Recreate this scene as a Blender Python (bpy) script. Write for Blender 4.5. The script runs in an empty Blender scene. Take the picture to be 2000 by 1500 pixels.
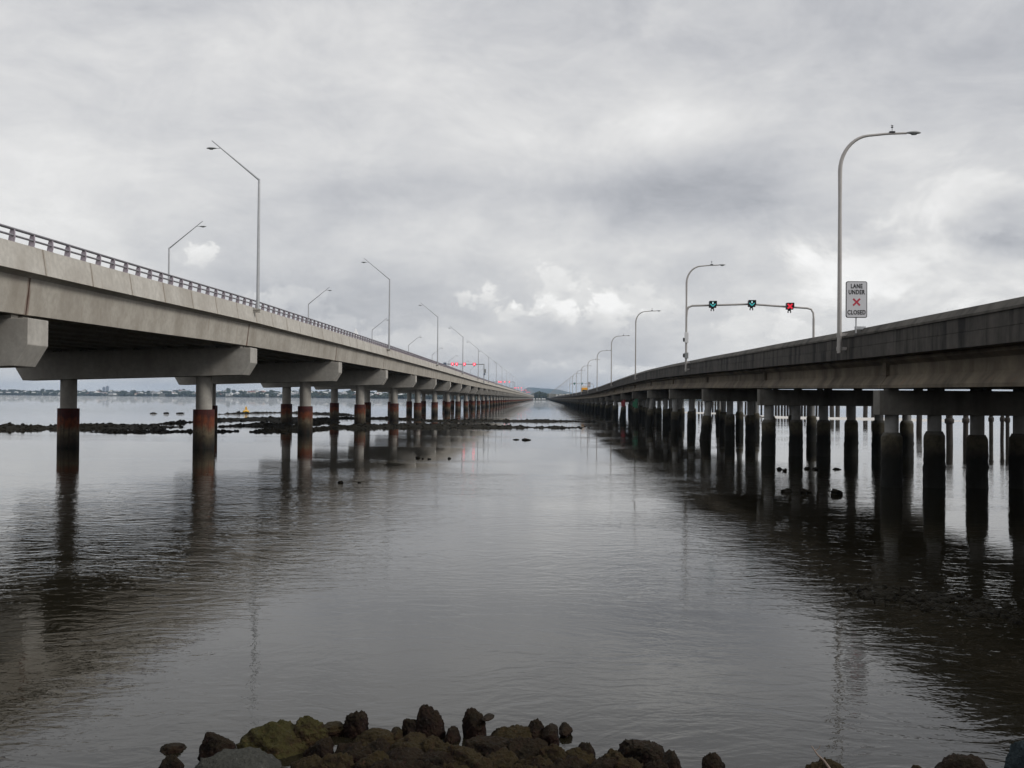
import bpy, bmesh, math, random
from mathutils import Vector, Matrix, noise as mnoise
random.seed(7)
SC = bpy.context.scene
COL = SC.collection

# ---------------------------------------------------------------- camera
F, PW, PH, H = 2150.0, 2000.0, 1500.0, 3.9
VPX, VPY, ROLL = 1060.0, 778.6, 0.0075
ey = Vector((VPX-PW/2, PH/2-VPY, -F)).normalized()
u0 = Vector((math.sin(ROLL), math.cos(ROLL), 0))
ez = (u0-ey*u0.dot(ey)).normalized()
ex = ey.cross(ez)
WfromC = Matrix((ex, ey, ez))            # camera coords -> world coords
cam = bpy.data.cameras.new('camera'); camo = bpy.data.objects.new('camera', cam); COL.objects.link(camo)
camo.matrix_world = Matrix.Translation((0, 0, H)) @ WfromC.to_4x4()
cam.sensor_width = 36; cam.lens = 36*F/PW; cam.clip_start = .1; cam.clip_end = 60000
SC.camera = camo
def ray(px, py): return WfromC @ Vector((px-PW/2, PH/2-py, -F))
def onwater(px, py, z=0.0):
    d = ray(px, py); t = (z-H)/d.z
    return Vector((d.x*t, d.y*t, z))
def at(px, py, Y):
    d = ray(px, py); t = Y/d.y
    return Vector((d.x*t, Y, H+d.z*t))

# ---------------------------------------------------------------- helpers
def tag(o, label=None, cat=None, group=None, kind=None):
    if label: o['label'] = label
    if cat: o['category'] = cat
    if group: o['group'] = group
    if kind: o['kind'] = kind
    return o
def empty(name, loc=(0, 0, 0), parent=None):
    o = bpy.data.objects.new(name, None); COL.objects.link(o); o.location = loc; o.empty_display_size = .2
    if parent: o.parent = parent
    return o
def link(name, me, parent=None, loc=(0, 0, 0)):
    o = bpy.data.objects.new(name, me); COL.objects.link(o); o.location = loc
    if parent: o.parent = parent
    return o
class MB:
    def __init__(s): s.v = []; s.f = []; s.mi = []; s.sm = []; s.m = 0
    def add(s, vs, fs, smooth=False):
        b = len(s.v); s.v += [tuple(p) for p in vs]
        for f in fs: s.f.append([b+i for i in f]); s.mi.append(s.m); s.sm.append(smooth)
    def box(s, x0, x1, y0, y1, z0, z1):
        s.add([(x0,y0,z0),(x1,y0,z0),(x1,y1,z0),(x0,y1,z0),(x0,y0,z1),(x1,y0,z1),(x1,y1,z1),(x0,y1,z1)],
              [(0,3,2,1),(4,5,6,7),(0,1,5,4),(1,2,6,5),(2,3,7,6),(3,0,4,7)])
    def prism(s, prof, ys, off):          # prof: (x,z) loop, extruded along Y; off(y): rise of the road
        n = len(prof); vs = []; fs = []
        for y in ys:
            o = off(y)
            vs += [(x, y, z+o) for x, z in prof]
        for k in range(len(ys)-1):
            for i in range(n):
                j = (i+1) % n
                fs.append((k*n+i, k*n+j, (k+1)*n+j, (k+1)*n+i))
        fs.append(tuple(range(n-1, -1, -1))); fs.append(tuple((len(ys)-1)*n+i for i in range(n)))
        s.add(vs, fs)
    def tube(s, pts, rads, n=10, cap=True):
        pts = [Vector(p) for p in pts]; vs = []; fs = []
        prev = None
        for i, p in enumerate(pts):
            d = (pts[min(i+1, len(pts)-1)]-pts[max(i-1, 0)]).normalized()
            if prev is None:
                a = Vector((1, 0, 0)) if abs(d.x) < .9 else Vector((0, 1, 0))
            else: a = prev
            u = (a-d*a.dot(d)).normalized(); prev = u; w = d.cross(u)
            r = rads[i] if isinstance(rads, (list, tuple)) else rads
            for k in range(n):
                t = 2*math.pi*k/n; vs.append(p+u*(r*math.cos(t))+w*(r*math.sin(t)))
        for i in range(len(pts)-1):
            for k in range(n):
                j = (k+1) % n; fs.append((i*n+k, i*n+j, (i+1)*n+j, (i+1)*n+k))
        s.add(vs, fs, True)
        if cap:
            b = len(pts)-1
            s.add([vs[k] for k in range(n)], [tuple(range(n-1, -1, -1))])
            s.add([vs[b*n+k] for k in range(n)], [tuple(range(n))])
    def mesh(s, name, mats):
        me = bpy.data.meshes.new(name); me.from_pydata(s.v, [], s.f)
        for m in (mats if isinstance(mats, list) else [mats]): me.materials.append(m)
        me.polygons.foreach_set('material_index', s.mi); me.polygons.foreach_set('use_smooth', s.sm)
        me.update(); return me
    def build(s, name, mats, parent=None, loc=(0, 0, 0)):
        return link(name, s.mesh(name, mats), parent, loc)
def bevel(me, w=.02, seg=2):
    bm = bmesh.new(); bm.from_mesh(me)
    bmesh.ops.bevel(bm, geom=[e for e in bm.edges if len(e.link_faces) == 2 and e.calc_face_angle(0) > .5], offset=w, segments=seg, affect='EDGES', profile=.6)
    bm.to_mesh(me); bm.free(); return me
ORD = ['nearest', 'second', 'third', 'fourth', 'fifth', 'sixth', 'seventh', 'eighth', 'ninth', 'tenth', 'eleventh', 'twelfth']

# ---------------------------------------------------------------- materials
class N:
    def __init__(s, tree): s.t = tree; s.L = tree.links
    def node(s, typ, **kw):
        n = s.t.nodes.new(typ)
        for k, v in kw.items(): setattr(n, k, v)
        return n
    def put(s, sock, v):
        if hasattr(v, 'node'): s.L.new(v, sock)
        elif v is not None:
            if isinstance(v, (tuple, list)) and sock.type == 'RGBA' and len(v) == 3: v = (*v, 1)
            sock.default_value = v
    def math(s, op, a, b=None, c=None, clamp=False):
        n = s.node('ShaderNodeMath', operation=op, use_clamp=clamp)
        s.put(n.inputs[0], a); s.put(n.inputs[1], b)
        if c is not None: s.put(n.inputs[2], c)
        return n.outputs[0]
    def vmath(s, op, a, b=None, c=None):
        n = s.node('ShaderNodeVectorMath', operation=op); s.put(n.inputs[0], a)
        if b is not None: s.put(n.inputs[1], b)
        if c is not None: s.put(n.inputs[2], c)
        return n.outputs['Value'] if op in ('LENGTH', 'DOT_PRODUCT', 'DISTANCE') else n.outputs[0]
    def noise(s, vec, scale, detail=4, rough=.55, dist=0.0, col=False):
        n = s.node('ShaderNodeTexNoise'); s.put(n.inputs['Vector'], vec)
        n.inputs['Scale'].default_value = scale; n.inputs['Detail'].default_value = detail
        n.inputs['Roughness'].default_value = rough; n.inputs['Distortion'].default_value = dist
        return n.outputs['Color' if col else 'Fac']
    def ramp(s, v, lo, hi, a=0.0, b=1.0, smooth=True):
        n = s.node('ShaderNodeMapRange', interpolation_type='SMOOTHSTEP' if smooth else 'LINEAR', clamp=True)
        for i, x in enumerate((v, lo, hi, a, b)): s.put(n.inputs[i], x)
        return n.outputs[0]
    def mix(s, f, a, b):
        n = s.node('ShaderNodeMix', data_type='RGBA'); s.put(n.inputs['Factor'], f)
        s.put(n.inputs[6], a); s.put(n.inputs[7], b); return n.outputs[2]
    def scale(s, v, sc):
        return s.vmath('MULTIPLY', v, sc)
    def sep(s, v):
        n = s.node('ShaderNodeSeparateXYZ'); s.put(n.inputs[0], v); return n.outputs
    def comb(s, x, y, z):
        n = s.node('ShaderNodeCombineXYZ')
        for i, q in enumerate((x, y, z)): s.put(n.inputs[i], q)
        return n.outputs[0]
def newmat(name, rough=.8, metal=0.0, spec=.5):
    m = bpy.data.materials.new(name); m.use_nodes = True
    t = N(m.node_tree); b = m.node_tree.nodes['Principled BSDF']
    b.inputs['Roughness'].default_value = rough; b.inputs['Metallic'].default_value = metal
    b.inputs['Specular IOR Level'].default_value = spec
    return m, t, b
def pos(t): return t.node('ShaderNodeNewGeometry').outputs['Position']
def addbump(t, b, h, dist, strength=1.0):
    n = t.node('ShaderNodeBump'); n.inputs['Distance'].default_value = dist; n.inputs['Strength'].default_value = strength
    t.put(n.inputs['Height'], h); t.L.new(n.outputs[0], b.inputs['Normal'])
def simple(name, c, rough=.7, metal=0.0, var=.12, scale=3.0):
    m, t, b = newmat(name, rough, metal)
    f = t.noise(t.node('ShaderNodeTexCoord').outputs['Object'], scale, 4)
    t.put(b.inputs['Base Color'], t.mix(f, tuple(x*(1-var*2) for x in c), tuple(min(1, x*(1+var*2)) for x in c)))
    return m
def concrete(name, c, stain, streak=.5, mott=.5, sscale=1.1, rust=0.0, joint=None):
    m, t, b = newmat(name, .86, 0, .3)
    p = pos(t)
    big = t.noise(p, .35, 5, .6); fine = t.noise(p, 3.2, 6, .65)
    st = t.noise(t.scale(p, (sscale, sscale, .16)), 1.0, 6, .62)
    f = t.math('ADD', t.math('MULTIPLY', t.ramp(st, .42, .72), streak), t.math('MULTIPLY', t.ramp(big, .35, .75), mott), clamp=True)
    c1 = t.mix(t.ramp(fine, .3, .7), tuple(x*.86 for x in c), tuple(x*1.1 for x in c))
    c2 = t.mix(f, c1, stain)
    if rust:
        r = t.ramp(t.noise(t.scale(p, (2.3, 2.3, .12)), 1.0, 3), .64, .76)
        c2 = t.mix(t.math('MULTIPLY', r, rust), c2, (.19, .10, .055))
    if joint:
        off, per, wd, jc, amt = joint
        q = t.math('FRACT', t.math('DIVIDE', t.math('SUBTRACT', t.sep(p)[1], off), per))
        q = t.math('MULTIPLY', t.math('MINIMUM', q, t.math('SUBTRACT', 1.0, q)), per)
        q = t.math('ADD', q, t.math('MULTIPLY', t.math('SUBTRACT', t.noise(t.scale(p, (3, 3, .8)), 1.0, 4), .5), wd*2.2))
        c2 = t.mix(t.math('MULTIPLY', t.ramp(q, wd*1.2, 0.0), amt), c2, jc)
    t.put(b.inputs['Base Color'], c2)
    addbump(t, b, t.noise(p, 9, 5), .006)
    return m
M = {}
M['pale_concrete'] = concrete('pale_concrete', (.50, .475, .43), (.33, .30, .26), .30, .55, .6, .22, (-23.22, 5.0, .16, (.24, .19, .14), .55))
M['beam_concrete'] = concrete('beam_concrete', (.435, .405, .355), (.27, .24, .20), .30, .7, .5, .38, (46.28, 35.0, .22, (.13, .065, .045), .85))
M['pier_concrete'] = concrete('pier_concrete', (.44, .42, .385), (.27, .25, .22), .35, .6, .8, .25)
M['soffit'] = concrete('soffit_concrete', (.42, .40, .36), (.3, .275, .24), .3, .6)
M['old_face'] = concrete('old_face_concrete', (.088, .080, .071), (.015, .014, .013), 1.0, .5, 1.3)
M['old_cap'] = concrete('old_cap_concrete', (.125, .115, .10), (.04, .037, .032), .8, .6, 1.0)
M['old_girder'] = concrete('old_girder_concrete', (.19, .158, .115), (.07, .057, .042), .5, .9, .8, .4)
M['old_pier'] = concrete('old_pier_concrete', (.21, .2, .18), (.075, .07, .06), .6, .6, 1.0)
M['old_shaft'] = concrete('old_shaft_concrete', (.30, .30, .295), (.17, .165, .15), .5, .5, 2.0)
M['asphalt'] = simple('asphalt', (.06, .06, .06), .9)
M['galv'] = simple('galvanised_steel', (.46, .47, .48), .45, .65, .1)
M['galv_old'] = simple('weathered_pole_paint', (.42, .40, .38), .5, .3, .1, 1.5)
M['rail'] = simple('rail_aluminium', (.30, .29, .31), .45, .6, .1)
M['post'] = simple('post_steel', (.40, .35, .39), .55, .3, .1)
M['dark'] = simple('dark_housing', (.012, .013, .016), .5)
M['lamp_body'] = simple('lamp_body_grey', (.27, .28, .28), .45, .2)
M['lamp_glass'] = simple('lamp_lens', (.32, .34, .33), .25)
M['white'] = simple('white_paint', (.72, .72, .72), .45, 0, .05)
M['signwhite'] = simple('sign_white', (.66, .66, .68), .4, 0, .04)
M['black'] = simple('black_paint', (.012, .012, .013), .5)
M['redpaint'] = simple('red_paint', (.5, .03, .06), .45)
M['yellow'] = simple('yellow_paint', (.72, .36, .02), .45)
M['buoy'] = simple('buoy_yellow', (.85, .47, .02), .45)
M['tyre'] = simple('tyre_rubber', (.02, .02, .02), .85)
M['glass'] = simple('dark_glass', (.015, .018, .022), .1)
M['canvas'] = simple('tent_canvas', (.82, .82, .82), .7, 0, .03)
M['green'] = simple('green_board', (.05, .22, .13), .5)
M['redboard'] = simple('red_board', (.33, .05, .06), .5)
M['bluebox'] = simple('blue_grey_box', (.13, .16, .22), .5)
M['timber'] = concrete('old_timber', (.05, .042, .036), (.02, .018, .015), .6, .5, 3.0)
M['roof_red'] = simple('roof_red', (.24, .09, .07), .8)
M['roof_grey'] = simple('roof_grey', (.30, .30, .31), .7)
M['roof_white'] = simple('roof_white', (.7, .7, .68), .6)
M['wall_cream'] = simple('wall_cream', (.66, .62, .54), .8)
M['wall_white'] = simple('wall_white', (.74, .74, .72), .8)
M['tower'] = simple('tower_grey', (.22, .24, .28), .7)
def emit(name, c, s):
    m = bpy.data.materials.new(name); m.use_nodes = True; t = m.node_tree
    b = t.nodes['Principled BSDF']; b.inputs['Base Color'].default_value = (*[x*.3 for x in c], 1)
    b.inputs['Emission Color'].default_value = (*c, 1); b.inputs['Emission Strength'].default_value = s
    return m
M['led_green'] = emit('led_cyan', (.06, .55, .56), .65)
M['led_white'] = emit('led_pale', (.55, .9, .92), 1.0)
M['led_red'] = emit('led_red', (1, .03, .06), .7)
M['led_red_bright'] = emit('led_red_bright', (1, .015, .05), 2.6)
M['led_glare'] = emit('led_glare', (1, .5, .55), 2.0)  # pale pink standing in for the overexposed middle of the red signals
# rusty tidal steel sleeve
m, t, b = newmat('rusty_sleeve', .8, 0, .3); p = pos(t); z = t.sep(p)[2]
zz = t.math('ADD', z, t.math('MULTIPLY', t.math('SUBTRACT', t.noise(t.scale(p, (2.2, 2.2, .5)), 1.0, 6, .65), .5), 1.3))
zz = t.math('ADD', zz, t.math('MULTIPLY', t.math('SUBTRACT', t.noise(p, .06, 2), .5), 1.0))
c = t.mix(t.ramp(zz, .0, .75), (.008, .008, .006), (.055, .045, .028))
c = t.mix(t.ramp(zz, .75, 1.15), c, (.12, .095, .06))
c = t.mix(t.ramp(zz, 1.2, 1.75), c, (.145, .036, .012))
c = t.mix(t.ramp(zz, 2.05, 2.4), c, (.06, .012, .010))
c = t.mix(t.ramp(t.noise(p, 5, 6, .7), .45, .7), c, t.mix(.65, c, (.02, .012, .01)))
st = t.ramp(t.noise(t.scale(p, (5, 5, .35)), 1.0, 4, .6), .5, .62); c = t.mix(t.math('MULTIPLY', st, .55), c, (.03, .016, .011))
t.put(b.inputs['Base Color'], c); addbump(t, b, t.noise(p, 12, 6, .7), .03); M['sleeve'] = m
# old pile jackets: oyster black below, weathered concrete above
m, t, b = newmat('tidal_jacket', .85, 0, .3); p = pos(t); z = t.sep(p)[2]
zz = t.math('ADD', z, t.math('MULTIPLY', t.math('SUBTRACT', t.noise(p, 1.7, 5), .5), .7))
c = t.mix(t.ramp(zz, 1.3, 2.15), (.009, .009, .007), (.085, .074, .05))
c = t.mix(t.ramp(zz, 2.3, 2.5), c, (.12, .115, .10))
c = t.mix(t.ramp(t.noise(p, 4, 6, .7), .4, .7), c, t.mix(.6, c, (.012, .012, .01)))
t.put(b.inputs['Base Color'], c); addbump(t, b, t.noise(p, 9, 6, .75), .06); M['jacket'] = m
# rocks
def rockmat(name, a, bb, moss, mossamt):
    m, t, b = newmat(name, .8, 0, .15); p = t.node('ShaderNodeTexCoord').outputs['Object']
    n1 = t.noise(p, 3, 8, .7); n2 = t.noise(p, 16, 6, .7)
    c = t.mix(t.ramp(n1, .35, .65), a, bb)
    nz = t.sep(t.node('ShaderNodeNewGeometry').outputs['Normal'])[2]
    mk = t.math('MULTIPLY', t.ramp(t.math('ADD', t.math('MULTIPLY', nz, .35), t.noise(p, 4.5, 6, .7)), .45, .85), mossamt)
    c = t.mix(mk, c, moss)
    c = t.mix(t.ramp(n2, .58, .72), c, tuple(x*2.3 for x in bb))
    c = t.mix(t.ramp(t.noise(p, 34, 3, .6), .70, .76), c, (.16, .14, .125))
    v = t.node('ShaderNodeTexVoronoi'); t.put(v.inputs['Vector'], p); v.inputs['Scale'].default_value = 26
    c = t.mix(t.ramp(v.outputs['Distance'], .55, .9, 0, .0), c, (.2, .18, .15))
    t.put(b.inputs['Base Color'], c)
    addbump(t, b, t.math('ADD', t.math('MULTIPLY', n2, 1.0), t.math('MULTIPLY', v.outputs['Distance'], .5)), .045)
    return m
M['rock_dark'] = rockmat('rock_dark', (.004, .0025, .002), (.020, .0085, .007), (.022, .017, .006), .5)
M['rock_moss'] = rockmat('rock_moss', (.012, .007, .004), (.038, .022, .012), (.044, .041, .011), .8)
M['rock_brown'] = rockmat('rock_brown', (.006, .0035, .003), (.030, .0145, .009), (.034, .026, .008), .7)
M['rock_grey'] = rockmat('rock_grey', (.035, .036, .034), (.062, .062, .058), (.05, .05, .035), .3)
M['rock_blue'] = rockmat('rock_blue', (.018, .026, .032), (.035, .05, .058), (.03, .04, .04), .3)
M['bar'] = rockmat('oyster_bar', (.005, .004, .003), (.014, .011, .008), (.016, .014, .006), .5)
m, t, b = newmat('shore_mud', .9); p = pos(t)
t.put(b.inputs['Base Color'], t.mix(t.noise(p, 1.5, 6), (.03, .024, .018), (.08, .065, .05))); addbump(t, b, t.noise(p, 6, 6), .05); M['mud'] = m
m, t, b = newmat('pale_sand', .9); p = pos(t)
t.put(b.inputs['Base Color'], t.mix(t.noise(p, .2, 5), (.50, .48, .45), (.62, .60, .57))); M['sand'] = m
def leafmat(name, a, bb):
    m, t, b = newmat(name, .9, 0, .1); p = pos(t)
    t.put(b.inputs['Base Color'], t.mix(t.ramp(t.noise(p, .12, 4, .7), .35, .65), a, bb)); return m
M['leaf'] = leafmat('foliage', (.022, .032, .02), (.06, .072, .038))
M['leaf_dry'] = leafmat('dry_scrub', (.07, .075, .045), (.15, .14, .085))
M['hillside'] = leafmat('hill_forest', (.03, .042, .03), (.055, .065, .045))
M['shoreland'] = leafmat('shore_land', (.045, .05, .035), (.11, .10, .075))

# ---------------------------------------------------------------- water
m, t, b = newmat('sea_water', .02, 0, .5); b.inputs['IOR'].default_value = 1.333
p = pos(t); X, Y, Z = t.sep(p)
t.put(b.inputs['Base Color'], (.012, .0105, .0065))
warp = t.vmath('ADD', p, t.scale(t.vmath('SUBTRACT', t.noise(p, .12, 3, .5, 0, True), (.5, .5, .5)), (5, 5, 0)))
def lobe(cx, cy, rx, ry):
    d = t.vmath('LENGTH', t.scale(t.vmath('SUBTRACT', warp, (cx, cy, 0)), (1/rx, 1/ry, 0)))
    return t.ramp(d, .35, 1.1, 1.0, 0.0)
# wind patches: ruffled water off the near pier on each side, slick water elsewhere
ruff = t.math('MAXIMUM', lobe(-14, 34, 15, 22), t.math('MULTIPLY', lobe(-6, 50, 18, 12), .55))
ruff = t.math('MAXIMUM', ruff, t.math('MULTIPLY', lobe(3, 30, 8, 12), .40))
ruff = t.math('MAXIMUM', ruff, t.math('MULTIPLY', lobe(8.5, 20, 3.5, 10), .55))
ruff = t.math('MAXIMUM', ruff, t.math('MULTIPLY', lobe(19, 56, 19, 17), .5))
ruff = t.math('MAXIMUM', ruff, t.math('MULTIPLY', lobe(46, 105, 26, 30), .4))
ruff = t.math('MAXIMUM', ruff, t.math('MULTIPLY', lobe(1, 14, 12, 5), .26))
band = t.ramp(t.noise(t.scale(warp, (.012, .07, 0)), 1.0, 4, .6), .46, .62)
near = t.ramp(Y, 55, 90, .10, .04)
ruff = t.math('ADD', t.math('MULTIPLY', ruff, .50), t.math('ADD', t.math('MULTIPLY', band, .16), near))
far = t.math('MAXIMUM', t.ramp(X, -45, -110, 0.0, 1.0), t.ramp(Y, 420, 1000, 0.0, .8))
far = t.math('MULTIPLY', far, t.ramp(Y, 110, 300, 0.0, 1.9))
ruff = t.math('ADD', ruff, far)
w1 = t.noise(t.scale(warp, (.7, 1.15, 0)), 2.4, 3, .5, .7)
w4 = t.noise(t.scale(p, (.9, 1.2, 0)), 6.5, 2, .5, .5)
w2 = t.noise(t.scale(warp, (.8, 1.2, 0)), .8, 2, .5, .4)
w3 = t.noise(t.scale(p, (1, 1.2, 0)), 10.0, 2, .5)
h = t.math('ADD', t.math('ADD', t.math('MULTIPLY', w1, .030), t.math('MULTIPLY', w4, .0065)), t.math('MULTIPLY', w2, .018))
h = t.math('ADD', h, t.math('MULTIPLY', w3, .0030))
h = t.math('MULTIPLY', h, ruff)
addbump(t, b, h, 1.0, 1.0); M['water'] = m
mb = MB(); mb.add([(-14000, -120, 0), (14000, -120, 0), (14000, 14000, 0), (-14000, 14000, 0)], [(0, 1, 2, 3)])
tag(mb.build('water', M['water']), 'calm grey tidal bay water with patches of ripples', kind='structure')

# ---------------------------------------------------------------- sky and light
SUN = Vector((.80, -.28, .62)).normalized()
w = bpy.data.worlds.new('World'); SC.world = w; w.use_nodes = True
wt = w.node_tree; wt.nodes.clear(); t = N(wt)
D = t.vmath('NORMALIZE', t.node('ShaderNodeTexCoord').outputs['Generated'])
dx, dy, dz = t.sep(D)
up = t.math('MAXIMUM', dz, 0.0)
den = t.math('ADD', up, .16)
P = t.comb(t.math('DIVIDE', dx, den), t.math('DIVIDE', dy, den), 0)
n1 = t.noise(t.vmath('ADD', P, (3.1, 7.7, 0)), .55, 7, .56, .5)
n2 = t.noise(t.vmath('ADD', t.scale(D, (1, 1, 2.2)), (1.3, 0, 5)), 3.4, 7, .6, .3)
nw = t.vmath('SUBTRACT', t.noise(t.scale(D, (1, 1, 1.5)), 9, 6, .62, .2, True), (.5, .5, .5))
DW = t.vmath('ADD', D, t.scale(nw, (.05, .05, .035)))
nw2 = t.vmath('SUBTRACT', t.noise(t.scale(D, (1, 1, 1.3)), 30, 6, .65, .2, True), (.5, .5, .5))
DP = t.vmath('ADD', D, t.vmath('ADD', t.scale(nw2, (.028, .028, .022)), t.scale(nw, (.022, .022, .016))))
L = t.math('ADD', .685, t.math('MULTIPLY', t.math('SUBTRACT', n1, .5), .55))
L = t.math('ADD', L, t.math('MULTIPLY', t.math('SUBTRACT', n2, .5), .50))
n3 = t.noise(t.vmath('ADD', t.scale(D, (1, 1, 1.9)), (4.3, 2, 1)), 9.0, 9, .68, .5)
L = t.math('ADD', L, t.math('MULTIPLY', t.math('SUBTRACT', n3, .5), .36))
n5 = t.noise(t.vmath('ADD', t.scale(D, (1, 1, 2.0)), (1.3, 5, 2)), 26.0, 6, .62, .4)
L = t.math('ADD', L, t.math('MULTIPLY', t.math('SUBTRACT', n5, .5), t.ramp(dz, .02, .22, .20, .07)))
nb = t.noise(t.vmath('ADD', t.scale(D, (1, 1, 1.25)), (2.1, 3, 8)), 40, 8, .60, .3)
nm = t.noise(t.vmath('ADD', t.scale(D, (1, 1, 1.5)), (7.1, 1, 3)), 8.5, 9, .60, .6)
def dist(px, py, rx, ry, base):
    d = ray(px, py).normalized()
    return t.vmath('LENGTH', t.scale(t.vmath('SUBTRACT', base, tuple(d)), (F/rx, F/rx, F/ry)))
def skylobe(px, py, rx, ry, amp):
    global L
    L = t.math('ADD', L, t.math('MULTIPLY', t.ramp(dist(px, py, rx, ry, DW), 0.0, 1.15, 1.0, 0.0), amp))
def skypuff(px, py, rx, ry, amp, nz=None, k=3.2, lo=.16, hi=.55, shade=True):
    global L
    v = t.math('ADD', t.math('SUBTRACT', 1.0, dist(px, py, rx*1.5, ry*1.5, DW)), t.math('MULTIPLY', t.math('SUBTRACT', nz or nb, .5), k))
    a = t.math('MULTIPLY', t.ramp(v, lo, hi), amp)
    if shade:
        zc = ray(px, py).normalized().z
        a = t.math('MULTIPLY', a, t.ramp(t.sep(DW)[2], zc-1.5*ry/F, zc+.8*ry/F, .25, 1.15))
        L = t.math('ADD', L, t.math('MULTIPLY', t.ramp(dist(px, py+ry*.4, rx*2.2, ry*2.0, DW), 0.0, 1.0, 1.0, 0.0), amp*.35))
    L = t.math('ADD', L, a)
for a in [(1430, 385, 370, 115, -.20), (1960, 455, 150, 85, -.20), (1150, 350, 420, 75, -.06), (860, 400, 300, 50, -.05),
          (1330, 650, 330, 70, -.08), (640, 630, 260, 60, -.08), (950, 530, 120, 40, -.05), (1750, 130, 480, 170, -.08), (1250, 120, 400, 160, -.04),
          (100, 420, 560, 230, .09), (980, 480, 620, 100, .07), (1700, 330, 200, 70, .04), (1850, 520, 220, 120, .06), (560, 130, 500, 130, .02), (1290, 250, 140, 80, .06),
          (1050, 720, 320, 60, -.03)]:
    skylobe(*a)
for a in [(955, 583, 36, 24, .17), (1000, 612, 46, 24, .13), (1085, 560, 38, 44, .10), (1095, 605, 62, 28, .15), (1165, 615, 66, 30, .12),
          (1245, 592, 62, 32, .09), (1150, 585, 44, 28, .07), (385, 505, 30, 20, .18), (1480, 645, 60, 36, .08), (1560, 662, 50, 26, .06),
          (590, 588, 70, 24, .07), (500, 612, 60, 25, .07), (690, 640, 60, 26, .08), (1225, 718, 50, 11, .12), (1050, 710, 30, 12, .07), (1160, 705, 50, 14, .05), (820, 660, 90, 22, .05)]:
    skypuff(*a)
for a in [(1800, 510, 260, 90, .16), (1900, 395, 170, 70, .17), (1640, 545, 170, 60, .08), (1420, 470, 260, 50, .05), (1980, 560, 120, 40, .10)]:
    skypuff(*a, nz=nm, k=3.2, lo=.2, hi=.75, shade=False)
for a in [(1965, 465, 140, 75, -.20), (1740, 465, 90, 26, -.06)]:
    skypuff(*a, nz=nm, k=2.4, lo=.2, hi=.9, shade=False)
L = t.math('MINIMUM', t.math('MAXIMUM', L, .25), 1.0)
# a darker-lidded horizon, pale overhead
colr = t.mix(t.ramp(L, .36, .85), (.955, .975, 1.045), (1.005, .997, .985))
cloud = t.vmath('MULTIPLY', colr, t.comb(L, L, L))
sky = t.node('ShaderNodeTexSky', sky_type='NISHITA', sun_disc=False)
sky.sun_elevation = math.asin(SUN.z); sky.sun_rotation = math.atan2(SUN.x, SUN.y)
sky.air_density = 1.0; sky.dust_density = 1.5
bgs = t.node('ShaderNodeBackground'); t.put(bgs.inputs[0], sky.outputs[0]); bgs.inputs[1].default_value = .1
bgc = t.node('ShaderNodeBackground'); t.put(bgc.inputs[0], cloud); bgc.inputs[1].default_value = 1.0
ms = t.node('ShaderNodeMixShader'); ms.inputs[0].default_value = .94
t.L.new(bgs.outputs[0], ms.inputs[1]); t.L.new(bgc.outputs[0], ms.inputs[2])
t.L.new(ms.outputs[0], t.node('ShaderNodeOutputWorld').inputs[0])
sl = bpy.data.lights.new('sun', 'SUN'); sl.energy = 1.8; sl.angle = math.radians(16); sl.color = (1, .97, .92)
so = bpy.data.objects.new('sun', sl); COL.objects.link(so); so.rotation_euler = SUN.to_track_quat('Z', 'Y').to_euler()
so.location = (60, -30, 60)

# ---------------------------------------------------------------- left bridge: new pale concrete
def interp(tab, y):
    if y <= tab[0][0]: return tab[0][1]
    for (a, va), (b_, vb) in zip(tab, tab[1:]):
        if y <= b_:
            s = (y-a)/(b_-a); s = s*s*(3-2*s)*.35+s*.65
            return va+(vb-va)*s
    return tab[-1][1]
LT = [(-40, -1.5), (12, -1.0), (46, -.55), (82, -.16), (117, -.06), (152, -.01), (200, 0), (240, -.02), (292, -.12), (330, -.2), (400, -.27), (2800, -.3)]
def lo(y): return interp(LT, y)
LY = [46.28+35*k for k in range(-1, 78)]
CF = .03
def lx(x): return CF*(x+22.0)             # road crossfall, lower to the left
LB = tag(empty('road_bridge', (-30, LY[0], 0)), 'clean pale concrete road bridge on paired rusty sleeved columns, with metal handrail', 'bridge')
def LP(name, mb, mat, parent=None): # parts modelled in world coords
    return mb.build(name, mat, parent or LB, (30, -LY[0], 0) if (parent or LB) is LB else (0, 0, 0))
YS0, YS1 = LY[0]-34.5, LY[-1]+30
def stations(a, b_, step=35.0):
    n = max(1, int(math.ceil((b_-a)/step))); return [a+(b_-a)*i/n for i in range(n+1)]
# deck slab
mb = MB(); mb.prism([(-21.62, 9.60), (-21.62, 9.72), (-39.0, 9.72+lx(-39)), (-39.0, 9.42+lx(-39)), (-21.9, 9.42)], stations(YS0, YS1, 11.7), lo)
LP('deck_slab', mb, M['soffit'])
mb = MB(); mb.prism([(-22.1, 9.724), (-22.1, 9.78), (-38.6, 9.78+lx(-38.6)), (-38.6, 9.724+lx(-38.6))], stations(YS0, YS1, 17.5), lo)
LP('road_surface', mb, M['asphalt'])
# precast parapet panels, 5 m each, with open joints
for side in (0, 1):
    mb = MB(); y = YS0
    while y < YS1:
        y1 = min(y+5.0, YS1)
        if side == 0: pr = [(-21.42, 9.57), (-21.60, 10.70), (-21.85, 10.70), (-21.95, 9.79), (-21.70, 9.57)]
        else: pr = [(-39.02, 9.57+lx(-39)), (-38.7, 9.57+lx(-39)), (-38.65, 10.7+lx(-39)), (-38.95, 10.7+lx(-39))]
        mb.prism(pr, [y+.022, (y+y1)/2, y1-.022], lo); y += 5.0
    LP('parapet', mb, M['pale_concrete'])
    if side == 0:
        mb = MB(); mb.prism([(-21.53, 9.60), (-21.66, 10.62), (-21.80, 10.62), (-21.75, 9.60)], stations(YS0, YS1, 11.7), lo)
        LP('joint_sealant', mb, M['black'])
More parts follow.
